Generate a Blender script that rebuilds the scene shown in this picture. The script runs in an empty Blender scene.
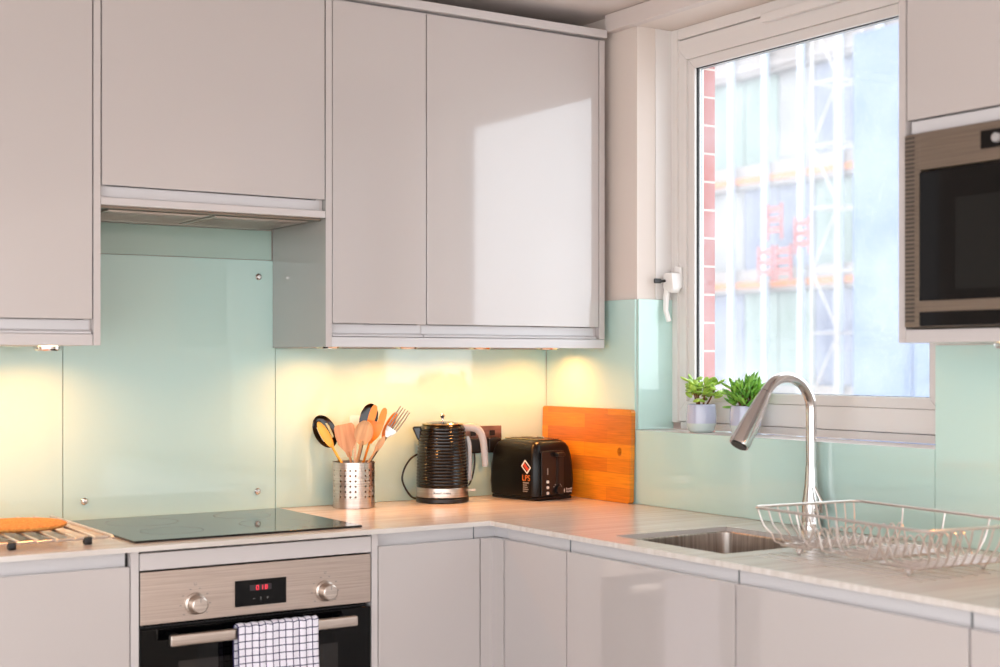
import bpy, bmesh, math, random
from mathutils import Vector, Matrix
random.seed(7)
SC = bpy.context.scene
COL = SC.collection
PI = math.pi

# ------------------------------------------------------------------ materials
def lin(c):
    if isinstance(c, str):
        c = [int(c[i:i+2], 16)/255 for i in (0, 2, 4)]
    return tuple((x/12.92 if x <= .04045 else ((x+.055)/1.055)**2.4) for x in c) + (1,)

def mat(name, col, rough=.4, metal=0, coat=0, coat_rough=.03, spec=.5, emis=None, estr=0, trans=0, ior=1.5, bump=None, aniso=None):
    m = bpy.data.materials.new(name); m.use_nodes = True
    b = m.node_tree.nodes['Principled BSDF']
    b.inputs['Base Color'].default_value = lin(col)
    b.inputs['Roughness'].default_value = rough
    b.inputs['Metallic'].default_value = metal
    b.inputs['Coat Weight'].default_value = coat
    b.inputs['Coat Roughness'].default_value = coat_rough
    b.inputs['Specular IOR Level'].default_value = spec
    b.inputs['IOR'].default_value = ior
    b.inputs['Transmission Weight'].default_value = trans
    if emis:
        b.inputs['Emission Color'].default_value = lin(emis); b.inputs['Emission Strength'].default_value = estr
    if bump:
        sc, st = bump
        nt = m.node_tree
        tc = nt.nodes.new('ShaderNodeTexCoord'); n = nt.nodes.new('ShaderNodeTexNoise'); bp = nt.nodes.new('ShaderNodeBump')
        n.inputs['Scale'].default_value = sc; bp.inputs['Strength'].default_value = st; bp.inputs['Distance'].default_value = .002
        nt.links.new(tc.outputs['Object'], n.inputs['Vector']); nt.links.new(n.outputs['Fac'], bp.inputs['Height'])
        nt.links.new(bp.outputs['Normal'], b.inputs['Normal'])
    return m

def ramp_mat(name, stops, scale_vec, nscale=1, detail=4, rough=.4, metal=0, coat=0, distort=0, rough_var=0, spec=.5, wobble=None):
    """noise stretched along an axis, mapped to colours: wood grain, brushed steel"""
    m = mat(name, stops[0][1], rough, metal, coat, spec=spec)
    nt = m.node_tree; b = nt.nodes['Principled BSDF']
    tc = nt.nodes.new('ShaderNodeTexCoord'); mp = nt.nodes.new('ShaderNodeMapping'); n = nt.nodes.new('ShaderNodeTexNoise')
    r = nt.nodes.new('ShaderNodeValToRGB')
    mp.inputs['Scale'].default_value = scale_vec
    n.inputs['Scale'].default_value = nscale; n.inputs['Detail'].default_value = detail; n.inputs['Distortion'].default_value = distort
    nt.links.new(tc.outputs['Object'], mp.inputs['Vector']); nt.links.new(mp.outputs['Vector'], n.inputs['Vector'])
    nt.links.new(n.outputs['Fac'], r.inputs['Fac']); nt.links.new(r.outputs['Color'], b.inputs['Base Color'])
    els = r.color_ramp.elements
    while len(els) < len(stops): els.new(.5)
    for e, (p, c) in zip(els, stops): e.position = p; e.color = lin(c)
    if rough_var:
        mr = nt.nodes.new('ShaderNodeMapRange'); mr.inputs['To Min'].default_value = rough; mr.inputs['To Max'].default_value = rough+rough_var
        nt.links.new(n.outputs['Fac'], mr.inputs['Value']); nt.links.new(mr.outputs['Result'], b.inputs['Roughness'])
    return m

M = {}
M['door'] = mat('gloss_grey_lacquer', 'BFB7B5', .1, coat=1, coat_rough=.015)
M['rail'] = mat('satin_rail', 'CFCCCE', .3)
M['carcass'] = mat('satin_carcass', 'C9C2C1', .28)
M['panel'] = mat('gloss_side_panel', 'C4BCBA', .1, coat=.6)
M['shaded_panel'] = mat('shaded_gloss_side', 'A3A29E', .12, coat=.4)  # hood recess shade put into the panel colour as a darker grey
M['dark'] = mat('shadow_gap', '1A1614', .8)
M['wall'] = mat('wall_paint', 'DED2CA', .75, bump=(60, .1))
M['ceil'] = mat('ceiling_paint', 'D6CBC6', .85)
M['upvc'] = mat('white_upvc', 'E3DEDB', .32)
M['upvc_bead'] = mat('upvc_seam', '9A928C', .6)
M['gasket'] = mat('black_rubber', '0C0C0E', .6)
M['spacer'] = mat('aluminium_spacer', '8C9499', .4, .6)
M['mint'] = mat('back_painted_mint_glass', 'BFDED7', .03, coat=.7, coat_rough=.008, spec=.5)
M['mintpaint'] = mat('mint_upper_panel', 'AEC8BD', .12, coat=.5)
M['glassedge'] = mat('green_glass_edge', '5C9186', .2)
M['chrome'] = mat('chrome', 'DCD8D4', .08, 1)
M['tapmetal'] = mat('polished_tap_steel', 'CFCCCA', .13, 1)
M['wire'] = mat('rack_wire', 'E0D8D4', .3, .9)
M['steel'] = ramp_mat('brushed_steel', [(.3, 'B5A89F'), (.7, 'D2C7BE')], (1, 1, 60), 8, 3, .28, 1)
M['steel_h'] = ramp_mat('brushed_steel_horizontal', [(.25, 'AE9E94'), (.75, 'C9BAB0')], (2, 2, 180), 3, 3, .3, 1, rough_var=.08)
M['sinksteel'] = ramp_mat('sink_steel', [(.3, '9C8E84'), (.7, 'CDC1B8')], (60, 60, 1.5), 2, 3, .3, 1)
M['mwsteel'] = ramp_mat('microwave_steel', [(.3, '82756A'), (.7, '938679')], (1, 1, 60), 5, 3, .36, .85)
M['black'] = mat('gloss_black', '080708', .12, coat=.1, spec=.45)
M['blackplastic'] = mat('black_plastic', '131112', .35)
M['blackglass'] = mat('black_glass', '040405', .05, spec=.22)
M['hobglass'] = mat('hob_glass', '060A09', .05, coat=0, spec=.45)
M['ovenpane'] = mat('oven_pane', '1B1817', .08)
M['grey_print'] = mat('grey_print', '8B8784', .5)
M['white_print'] = mat('white_print', 'E8E6E2', .4)
M['orange_print'] = mat('orange_print', 'E07A35', .4)
M['red_print'] = mat('red_print', 'C8452D', .4)
M['led_red'] = mat('led_red', '401018', .4, emis='FF3046', estr=1.0)
M['lamp'] = mat('lamp_lens', 'FFF0D0', .4, emis='FFDC9A', estr=9)
M['greyhandle'] = mat('light_grey_handle', 'A9A6A6', .25)
M['white'] = mat('white_plastic', 'F0EDEA', .3)
M['copper'] = ramp_mat('bronzed_socket', [(.35, '6E5048'), (.65, 'B79C8F')], (1, 1, 5), 6, 2, .3, .9)
M['soil'] = mat('soil', '2A1C14', .9)
M['stem'] = mat('brown_stem', '7A4A2C', .6)
M['pot_top'] = mat('lilac_blue_glaze', 'B9BDD3', .18, coat=.6)
M['pot_low'] = mat('pale_aqua_glaze', 'C3D0CE', .25, coat=.3)
M['orange'] = mat('orange_plastic', 'F08A16', .35)
M['yellow'] = mat('amber_wood', 'E9B248', .45)
M['clear'] = mat('milky_plastic', 'E6E0D6', .3)
M['floor'] = ramp_mat('oak_floor', [(.3, 'BDB4AA'), (.7, 'D4CCC3')], (1, 14, 1), 2, 5, .4)
M['spatula'] = ramp_mat('beech_wood', [(.3, 'B57F55'), (.7, 'D3A57C')], (40, 40, 4), 2, 4, .5)
M['spoon'] = ramp_mat('aged_beech_wood', [(.3, 'B08259'), (.7, 'D8B083')], (30, 30, 5), 2, 4, .5)
M['cork'] = ramp_mat('cork', [(.35, 'B8752F'), (.65, 'DDA055')], (1, 1, 1), 160, 4, .85)
M['ventslot'] = mat('vent_slot_shadow', '4A423C', .6)
M['mwpane'] = mat('microwave_pane', '0C0F0F', .08, spec=.3)
M['zone'] = mat('zone_print', '2A302E', .3)

def worktop_mat():
    m = mat('limed_wood_laminate', 'D9CDC6', .2)
    nt = m.node_tree; b = nt.nodes['Principled BSDF']
    tc = nt.nodes.new('ShaderNodeTexCoord'); outs = []
    for sv, sc in (((1.2, 26, 1), 1.6), ((1.2, 40, 1), 2.0)):
        mp = nt.nodes.new('ShaderNodeMapping'); n = nt.nodes.new('ShaderNodeTexNoise')
        mp.inputs['Scale'].default_value = sv; mp.inputs['Rotation'].default_value = (0, 0, 0)
        n.inputs['Scale'].default_value = sc; n.inputs['Detail'].default_value = 5; n.inputs['Distortion'].default_value = .4
        nt.links.new(tc.outputs['Object'], mp.inputs['Vector']); nt.links.new(mp.outputs['Vector'], n.inputs['Vector']); outs.append(n)
    mx = nt.nodes.new('ShaderNodeMix'); mx.data_type = 'FLOAT'; mx.inputs[0].default_value = .4
    nt.links.new(outs[0].outputs['Fac'], mx.inputs[2]); nt.links.new(outs[1].outputs['Fac'], mx.inputs[3])
    r = nt.nodes.new('ShaderNodeValToRGB'); nt.links.new(mx.outputs[0], r.inputs['Fac'])
    e = r.color_ramp.elements; e[0].position = .32; e[0].color = lin('C8BEB6'); e[1].position = .66; e[1].color = lin('E0DAD6')
    q = e.new(.5); q.color = lin('D6CEC8')
    nt.links.new(r.outputs['Color'], b.inputs['Base Color'])
    return m
M['worktop'] = worktop_mat()

def board_mat():
    m = mat('oiled_board_wood', 'D98A32', .38, coat=.15)
    nt = m.node_tree; b = nt.nodes['Principled BSDF']
    tc = nt.nodes.new('ShaderNodeTexCoord'); sep = nt.nodes.new('ShaderNodeSeparateXYZ'); cmb = nt.nodes.new('ShaderNodeCombineXYZ')
    nt.links.new(tc.outputs['Object'], sep.inputs[0])
    nt.links.new(sep.outputs['Y'], cmb.inputs['X']); nt.links.new(sep.outputs['Z'], cmb.inputs['Y'])
    br = nt.nodes.new('ShaderNodeTexBrick'); nt.links.new(cmb.outputs[0], br.inputs['Vector'])
    br.inputs['Color1'].default_value = lin('E8921F'); br.inputs['Color2'].default_value = lin('BC631E'); br.inputs['Mortar'].default_value = lin('C67527')
    br.inputs['Scale'].default_value = 1; br.inputs['Brick Width'].default_value = .31; br.inputs['Row Height'].default_value = .043
    br.inputs['Mortar Size'].default_value = .0006; br.inputs['Bias'].default_value = -.1; br.offset = .37
    mp = nt.nodes.new('ShaderNodeMapping'); mp.inputs['Scale'].default_value = (3, 3, 60)
    n = nt.nodes.new('ShaderNodeTexNoise'); n.inputs['Scale'].default_value = 4; n.inputs['Detail'].default_value = 5
    nt.links.new(tc.outputs['Object'], mp.inputs['Vector']); nt.links.new(mp.outputs['Vector'], n.inputs['Vector'])
    mr = nt.nodes.new('ShaderNodeMapRange'); mr.inputs['From Min'].default_value = .25; mr.inputs['From Max'].default_value = .75
    mr.inputs['To Min'].default_value = .78; mr.inputs['To Max'].default_value = 1.12
    nt.links.new(n.outputs['Fac'], mr.inputs['Value'])
    mx = nt.nodes.new('ShaderNodeVectorMath'); mx.operation = 'SCALE'
    nt.links.new(br.outputs['Color'], mx.inputs[0]); nt.links.new(mr.outputs['Result'], mx.inputs['Scale'])
    nt.links.new(mx.outputs[0], b.inputs['Base Color'])
    return m
M['board'] = board_mat()

def towel_mat():
    m = mat('checked_cotton', 'E9E6EF', .85)
    nt = m.node_tree; b = nt.nodes['Principled BSDF']
    tc = nt.nodes.new('ShaderNodeTexCoord'); sep = nt.nodes.new('ShaderNodeSeparateXYZ'); nt.links.new(tc.outputs['UV'], sep.inputs[0])
    res = []
    for ax, per, w in (('X', .0172, .15), ('Y', .0172, .14)):
        d = nt.nodes.new('ShaderNodeMath'); d.operation = 'DIVIDE'; d.inputs[1].default_value = per
        f = nt.nodes.new('ShaderNodeMath'); f.operation = 'FRACT'; l = nt.nodes.new('ShaderNodeMath'); l.operation = 'LESS_THAN'; l.inputs[1].default_value = w
        nt.links.new(sep.outputs[ax], d.inputs[0]); nt.links.new(d.outputs[0], f.inputs[0]); nt.links.new(f.outputs[0], l.inputs[0]); res.append(l)
    mx = nt.nodes.new('ShaderNodeMath'); mx.operation = 'MAXIMUM'
    nt.links.new(res[0].outputs[0], mx.inputs[0]); nt.links.new(res[1].outputs[0], mx.inputs[1])
    c = nt.nodes.new('ShaderNodeMix'); c.data_type = 'RGBA'
    c.inputs[6].default_value = lin('EAE6F0'); c.inputs[7].default_value = lin('2B2350')
    nt.links.new(mx.outputs[0], c.inputs[0]); nt.links.new(c.outputs[2], b.inputs['Base Color'])
    return m
M['towel'] = towel_mat()

def brick_mat():
    m = mat('red_brick', 'B4513E', .85)
    nt = m.node_tree; b = nt.nodes['Principled BSDF']
    tc = nt.nodes.new('ShaderNodeTexCoord'); sep = nt.nodes.new('ShaderNodeSeparateXYZ'); cmb = nt.nodes.new('ShaderNodeCombineXYZ')
    nt.links.new(tc.outputs['Object'], sep.inputs[0])
    ad = nt.nodes.new('ShaderNodeMath'); ad.operation = 'ADD'
    nt.links.new(sep.outputs['X'], ad.inputs[0]); nt.links.new(sep.outputs['Y'], ad.inputs[1])
    nt.links.new(ad.outputs[0], cmb.inputs['X']); nt.links.new(sep.outputs['Z'], cmb.inputs['Y'])
    br = nt.nodes.new('ShaderNodeTexBrick'); nt.links.new(cmb.outputs[0], br.inputs['Vector'])
    br.inputs['Color1'].default_value = lin('A04030'); br.inputs['Color2'].default_value = lin('8E3628'); br.inputs['Mortar'].default_value = lin('B5A49A')
    br.inputs['Scale'].default_value = 1; br.inputs['Brick Width'].default_value = .225; br.inputs['Row Height'].default_value = .085; br.inputs['Mortar Size'].default_value = .0035
    nt.links.new(br.outputs['Color'], b.inputs['Base Color'])
    return m
M['brick'] = brick_mat()

def leaf_mat(name, c1, c2):
    m = mat(name, c1, .38)
    nt = m.node_tree; b = nt.nodes['Principled BSDF']
    n = nt.nodes.new('ShaderNodeTexNoise'); n.inputs['Scale'].default_value = 45; tc = nt.nodes.new('ShaderNodeTexCoord')
    r = nt.nodes.new('ShaderNodeValToRGB'); e = r.color_ramp.elements; e[0].position = .35; e[0].color = lin(c1); e[1].position = .65; e[1].color = lin(c2)
    nt.links.new(tc.outputs['Object'], n.inputs['Vector']); nt.links.new(n.outputs['Fac'], r.inputs['Fac']); nt.links.new(r.outputs['Color'], b.inputs['Base Color'])
    b.inputs['Subsurface Weight'].default_value = 0
    return m
M['leaf1'] = leaf_mat('round_leaf_green', '7FA838', 'B8D65A')
M['leaf2'] = leaf_mat('finger_leaf_green', '4C8A2A', '90C24C')

def window_glass():
    """clear pane with a film of dried rain spots and dust that catches the daylight"""
    m = bpy.data.materials.new('rain_marked_glass'); m.use_nodes = True
    nt = m.node_tree; nt.nodes.clear()
    out = nt.nodes.new('ShaderNodeOutputMaterial')
    tr = nt.nodes.new('ShaderNodeBsdfTransparent'); tr.inputs[0].default_value = (.97, .99, 1, 1)
    gl = nt.nodes.new('ShaderNodeBsdfGlossy'); gl.inputs['Roughness'].default_value = .02
    fr = nt.nodes.new('ShaderNodeFresnel'); geo = nt.nodes.new('ShaderNodeNewGeometry'); ir = nt.nodes.new('ShaderNodeMapRange')
    ir.inputs['To Min'].default_value = 1.45; ir.inputs['To Max'].default_value = 1/1.45
    nt.links.new(geo.outputs['Backfacing'], ir.inputs['Value']); nt.links.new(ir.outputs[0], fr.inputs[0])
    tl = nt.nodes.new('ShaderNodeBsdfTranslucent'); tl.inputs[0].default_value = (.9, .94, 1, 1)
    m1 = nt.nodes.new('ShaderNodeMixShader'); m2 = nt.nodes.new('ShaderNodeMixShader')
    nt.links.new(fr.outputs[0], m1.inputs[0]); nt.links.new(tr.outputs[0], m1.inputs[1]); nt.links.new(gl.outputs[0], m1.inputs[2])
    tc = nt.nodes.new('ShaderNodeTexCoord')
    v = nt.nodes.new('ShaderNodeTexNoise'); v.inputs['Scale'].default_value = 160; v.inputs['Detail'].default_value = 3
    w = nt.nodes.new('ShaderNodeTexNoise'); w.inputs['Scale'].default_value = 5; w.inputs['Detail'].default_value = 3
    nt.links.new(tc.outputs['Object'], v.inputs['Vector']); nt.links.new(tc.outputs['Object'], w.inputs['Vector'])
    r = nt.nodes.new('ShaderNodeMapRange'); r.inputs['From Min'].default_value = .56; r.inputs['From Max'].default_value = .75; r.inputs['To Min'].default_value = 0; r.inputs['To Max'].default_value = .15
    r2 = nt.nodes.new('ShaderNodeMapRange'); r2.inputs['From Min'].default_value = .3; r2.inputs['From Max'].default_value = .7; r2.inputs['To Min'].default_value = .05; r2.inputs['To Max'].default_value = .13
    nt.links.new(v.outputs['Fac'], r.inputs['Value']); nt.links.new(w.outputs['Fac'], r2.inputs['Value'])
    ad = nt.nodes.new('ShaderNodeMath'); ad.operation = 'ADD'; ad.use_clamp = True
    nt.links.new(r.outputs[0], ad.inputs[0]); nt.links.new(r2.outputs[0], ad.inputs[1])
    nt.links.new(ad.outputs[0], m2.inputs[0]); nt.links.new(m1.outputs[0], m2.inputs[1]); nt.links.new(tl.outputs[0], m2.inputs[2])
    nt.links.new(m2.outputs[0], out.inputs[0])
    return m
M['glass'] = window_glass()

# ------------------------------------------------------------------ mesh helpers
class B:
    def __init__(s): s.bm = bmesh.new(); s.uv = None
    def _merge(s, t):
        me = bpy.data.meshes.new('t'); t.to_mesh(me); t.free(); s.bm.from_mesh(me); bpy.data.meshes.remove(me)
    def box(s, x0, x1, y0, y1, z0, z1, bev=.0015, mtx=None, seg=2):
        t = bmesh.new(); bmesh.ops.create_cube(t, size=1)
        dx, dy, dz = x1-x0, y1-y0, z1-z0
        for v in t.verts: v.co = Vector((x0+(v.co.x+.5)*dx, y0+(v.co.y+.5)*dy, z0+(v.co.z+.5)*dz))
        b = min(bev, .45*min(abs(dx), abs(dy), abs(dz)))
        if b > 0: bmesh.ops.bevel(t, geom=t.edges[:], offset=b, segments=seg, affect='EDGES', profile=.5)
        if mtx: t.transform(mtx)
        s._merge(t); return s
    def prism(s, pts, axis, a, b, bev=0, mtx=None, seg=2):
        """polygon pts (2D) extruded along axis from a to b; 2D coords are the two remaining axes in xyz order"""
        t = bmesh.new()
        def mk(p, h):
            q = list(p); q.insert(axis, h); return Vector(q)
        v0 = [t.verts.new(mk(p, a)) for p in pts]; v1 = [t.verts.new(mk(p, b)) for p in pts]
        t.faces.new(v0); t.faces.new(v1[::-1])
        n = len(pts)
        for i in range(n): t.faces.new((v0[i], v1[i], v1[(i+1) % n], v0[(i+1) % n]))
        bmesh.ops.recalc_face_normals(t, faces=t.faces[:])
        if bev: bmesh.ops.bevel(t, geom=[e for e in t.edges if abs(e.calc_face_angle(0)) > .5], offset=bev, segments=seg, affect='EDGES', profile=.5)
        if mtx: t.transform(mtx)
        s._merge(t); return s
    def lathe(s, prof, n=48, at=(0, 0, 0), mtx=None, caps=True):
        t = bmesh.new(); rings = []
        for r, z in prof:
            if r < 1e-6: rings.append([t.verts.new((0, 0, z))])
            else: rings.append([t.verts.new((r*math.cos(2*PI*k/n), r*math.sin(2*PI*k/n), z)) for k in range(n)])
        for a, b in zip(rings, rings[1:]):
            for k in range(n):
                k2 = (k+1) % n
                if len(a) == 1 and len(b) == 1: continue
                if len(a) == 1: t.faces.new((a[0], b[k2], b[k]))
                elif len(b) == 1: t.faces.new((a[k], a[k2], b[0]))
                else: t.faces.new((a[k], a[k2], b[k2], b[k]))
        if caps:
            for rg in (rings[0], rings[-1]):
                if len(rg) > 1: t.faces.new(rg)
        bmesh.ops.recalc_face_normals(t, faces=t.faces[:])
        T = Matrix.Translation(at)
        t.transform(T @ mtx if mtx else T)
        s._merge(t); return s
    def tube(s, pts, r, n=10, closed=False, caps=True, mtx=None, flat=None):
        """swept circle; r number or list; flat=(sx,sy) scales the section"""
        pts = [Vector(p) for p in pts]; t = bmesh.new(); m = len(pts)
        rs = r if isinstance(r, (list, tuple)) else [r]*m
        def tan(i):
            if closed: return (pts[(i+1) % m]-pts[i-1]).normalized()
            a = pts[max(i-1, 0)]; b = pts[min(i+1, m-1)]; return (b-a).normalized()
        up = Vector((0, 0, 1)); t0 = tan(0)
        if abs(t0.dot(up)) > .9: up = Vector((1, 0, 0))
        nx = t0.cross(up).normalized(); rings = []
        prev = t0
        for i in range(m):
            tt = tan(i)
            q = prev.rotation_difference(tt); nx = (q @ nx); nx = (nx-tt*nx.dot(tt)).normalized(); prev = tt
            ny = tt.cross(nx)
            sx, sy = flat if flat else (1, 1)
            rings.append([t.verts.new(pts[i]+(nx*math.cos(2*PI*k/n)*sx+ny*math.sin(2*PI*k/n)*sy)*rs[i]) for k in range(n)])
        rng = range(m) if closed else range(m-1)
        for i in rng:
            a, b = rings[i], rings[(i+1) % m]
            for k in range(n): t.faces.new((a[k], a[(k+1) % n], b[(k+1) % n], b[k]))
        if caps and not closed: t.faces.new(rings[0][::-1]); t.faces.new(rings[-1])
        bmesh.ops.recalc_face_normals(t, faces=t.faces[:])
        if mtx: t.transform(mtx)
        s._merge(t); return s
    def sphere(s, c, r, sx=1, sy=1, sz=1, mtx=None, u=16, v=10):
        t = bmesh.new(); bmesh.ops.create_uvsphere(t, u_segments=u, v_segments=v, radius=r)
        t.transform(Matrix.Translation(c) @ (mtx if mtx else Matrix.Identity(4)) @ Matrix.Diagonal((sx, sy, sz, 1)))
        s._merge(t); return s

def basis(o):
    m = o.matrix_basis.copy()
    return basis(o.parent) @ m if o.parent else m

def smooth(me, ang=35):
    me.polygons.foreach_set('use_smooth', [True]*len(me.polygons))
    me.set_sharp_from_angle(angle=math.radians(ang))

def obj(name, b, m, parent=None, label=None, world=True, loc=None, kind=None, ang=35):
    """ONE mesh object; vertices given in world space (or in the parent's space when world=False)"""
    me = bpy.data.meshes.new(name); b.bm.to_mesh(me); b.bm.free()
    for x in (m if isinstance(m, list) else [m]): me.materials.append(x)
    o = bpy.data.objects.new(name, me); COL.objects.link(o)
    if parent:
        o.parent = parent
        if world: me.transform(basis(parent).inverted())
    elif loc is not None:
        me.transform(Matrix.Translation(-Vector(loc))) if world else None
        o.location = loc
    smooth(me, ang)
    if name not in ('leaves', 'tea_towel'):
        wn = o.modifiers.new('face_weighted', 'WEIGHTED_NORMAL'); wn.keep_sharp = True; wn.weight = 100
    if label: o['label'] = label
    if kind: o['kind'] = kind
    return o

def tag(o, label, cat, group=None, kind=None):
    o['label'] = label; o['category'] = cat
    if group: o['group'] = group
    if kind: o['kind'] = kind
    return o

def thing(name, loc, label, cat, rz=0, group=None, rot=None):
    o = bpy.data.objects.new(name, None); COL.objects.link(o); o.empty_display_size = .05
    o.location = loc; o.rotation_euler = rot if rot else (0, 0, rz)
    return tag(o, label, cat, group)

def struct(name, b, m, parent=None):
    o = obj(name, b, m, parent)
    if not parent: o['kind'] = 'structure'
    return o

def text(name, s, size, m, parent, mtx, align='CENTER', depth=.0003):
    cu = bpy.data.curves.new(name, 'FONT'); cu.body = s; cu.size = size; cu.align_x = align; cu.align_y = 'CENTER'; cu.extrude = depth
    tmp = bpy.data.objects.new(name, cu); COL.objects.link(tmp)
    dg = bpy.context.evaluated_depsgraph_get(); dg.update()
    me = bpy.data.meshes.new_from_object(tmp.evaluated_get(dg)); bpy.data.objects.remove(tmp)
    me.transform(mtx); me.materials.clear(); me.materials.append(m)
    me.name = name
    o = bpy.data.objects.new(name, me); COL.objects.link(o); o.parent = parent
    return o

def frameM(origin, ex, ey):
    """matrix whose local x,y axes are ex, ey"""
    ex = Vector(ex).normalized(); ey = Vector(ey); ey = (ey-ex*ey.dot(ex)).normalized(); ez = ex.cross(ey)
    m = Matrix((ex, ey, ez)).transposed().to_4x4(); m.translation = Vector(origin); return m

def rrect(x0, x1, y0, y1, r, n=6):
    pts = []
    for cx, cy, a0 in ((x1-r, y1-r, 0), (x0+r, y1-r, 90), (x0+r, y0+r, 180), (x1-r, y0+r, 270)):
        for k in range(n+1):
            a = math.radians(a0+90*k/n); pts.append((cx+r*math.cos(a), cy+r*math.sin(a)))
    return pts

# ------------------------------------------------------------------ room shell
CZ = 2.37           # ceiling
SIL = 1.127         # window sill height
OY0, OY1, OZ1 = -1.561, -.462, 2.318     # window opening in the right wall
XL, YR = -4.2, -9.0
struct('floor', B().box(XL, .2, YR, .1, -.1, 0, 0), M['floor'])
struct('ceiling', B().box(XL, .3, YR, .1, CZ, CZ+.15, 0), M['ceil'])
struct('wall_back', B().box(XL-.1, .3, 0, .15, -.1, CZ+.15, 0), M['wall'])
b = B()
b.box(0, .2, YR, OY0, 0, CZ, 0); b.box(0, .2, OY1, 0, 0, CZ, 0)
b.box(0, .2, OY0, OY1, 0, SIL-.03, 0); b.box(0, .2, OY0, OY1, OZ1, CZ, 0)
struct('wall_right', b, M['wall'])
struct('wall_left_shade', B().box(XL-.12, XL, -1.5, 0, 0, CZ, 0), M['wall'])  # unseen wall, added to cut daylight on the hood recess side panel
struct('trim_1', B().box(-.032, -.0005, -5, -.345, 2.316, CZ-.001, .004), M['ceil'])
struct('trim_2', B().box(.128, .1995, OY1-.0305, OY1-.0005, SIL+.02, OZ1-.0005, .002).box(.128,.1995,OY0+.001,OY1-.031,2.285,OZ1-.0005,.002), M['upvc'])
# outer brick skin around the opening
b = B()
b.box(.205, .27, -.5, .4, -.5, 3.2, 0); b.box(.205, .27, -3, -1.62, -.5, 3.2, 0)
b.box(.205, .27, -1.62, -.5, -.5, 1.10, 0); b.box(.205, .27, -1.62, -.5, 2.33, 3.2, 0)
struct('wall_outer', b, M['brick'])
struct('window_sill', B().box(.0005, .128, OY0+.0005, OY1-.0005, SIL-.029, SIL, .002), M['upvc'])['label'] = 'pale window sill board'

# ------------------------------------------------------------------ window
struct('trim_3', B().box(.068, .1335, OY1-.0035, OY1-.0002, 1.514, OZ1-.0005, .001), M['upvc'])
W = thing('window_1', (.16, -1.0, SIL+.02), 'white plastic framed kitchen window', 'window'); W['kind'] = 'structure'
FX = .135
def mitre_frame(y0, y1, z0, z1, w, x0, x1, bev=.002):
    b = B()
    b.prism([(y0, z0), (y1, z0), (y1-w, z0+w), (y0+w, z0+w)], 0, x0, x1, bev)
    b.prism([(y0, z1), (y1, z1), (y1-w, z1-w), (y0+w, z1-w)], 0, x0, x1, bev)
    b.prism([(y0, z0), (y0, z1), (y0+w, z1-w), (y0+w, z0+w)], 0, x0, x1, bev)
    b.prism([(y1, z0), (y1, z1), (y1-w, z1-w), (y1-w, z0+w)], 0, x0, x1, bev)
    return b
SY0, SY1, SZ0, SZ1 = -1.507, -.4645, 1.151, 2.283
sash_l = -.494
# fixed outer frame (lower sill part shown below the sash)
obj('window_frame', B().box(.14, .199, OY0+.001, OY1-.031, SIL+.001, 1.149, .002), M['upvc'], W)
obj('sash', mitre_frame(SY0, SY1, SZ0, SZ1, .060, FX, .178), M['upvc'], W)
bd = mitre_frame(SY0+.060, SY1-.060, SZ0+.060, SZ1-.060, .029, FX+.007, .152, .003)
obj('glazing_bead', bd, M['upvc'], W)
GY0, GY1, GZ0, GZ1 = SY0+.0885, SY1-.0885, SZ0+.0885, SZ1-.0885
obj('gasket', mitre_frame(GY0-.004, GY1+.004, GZ0-.004, GZ1+.004, .0055, .1525, .158, 0), M['gasket'], W)
obj('outer_bead', mitre_frame(GY0-.026, GY1+.026, GZ0-.026, GZ1+.026, .027, .1625, .178, .001), M['upvc'], W)
obj('spacer_bar', mitre_frame(GY0-.003, GY1+.003, GZ0-.003, GZ1+.003, .0048, .168, .173, 0), M['spacer'], W)
obj('pane', B().box(.1585, .162, GY0-.003, GY1+.003, GZ0-.003, GZ1+.003, 0), M['glass'], W)
# seam lines of the mitred corners are cut by the bevels; hinge covers and screws
b = B()
for z in (1.27, 1.285): b.sphere((FX-.001, -.476, z+.01), .003)
obj('frame_screw', b, M['blackplastic'], W)
obj('trickle_vent', B().box(.113, FX-.0005, -1.33, -.86, 2.262, 2.286, .003), M['upvc'], W)
# handle
H = thing('window_handle', (FX-.001, -.495, 1.60), 'white window handle hanging down with a dark key in its lock', 'handle')
H.parent = None
del H['label'], H['category']
H.parent = W; H.matrix_basis = Matrix.Identity(4)
COLH = H
bpy.data.objects.remove(H)
hb = B()
hb.box(FX-.012, FX-.0005, -.512, -.482, 1.545, 1.612, .006)
hb.prism([(-.512, 1.592), (-.472, 1.592), (-.468, 1.545), (-.505, 1.53), (-.517, 1.545)], 0, FX-.045, FX-.010, .006)
hb.tube([(FX-.034, -.482, 1.56), (FX-.040, -.481, 1.52), (FX-.045, -.485, 1.48), (FX-.040, -.494, 1.447)], [.010, .009, .008, .0075], 10)
ho = obj('window_handle', hb, M['white'], W)
kb = B().tube([(FX-.045, -.482, 1.568), (FX-.063, -.480, 1.566)], .004, 8).box(FX-.086, FX-.060, -.484, -.478, 1.560, 1.574, .002)
obj('key', kb, M['blackplastic'], ho)

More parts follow.
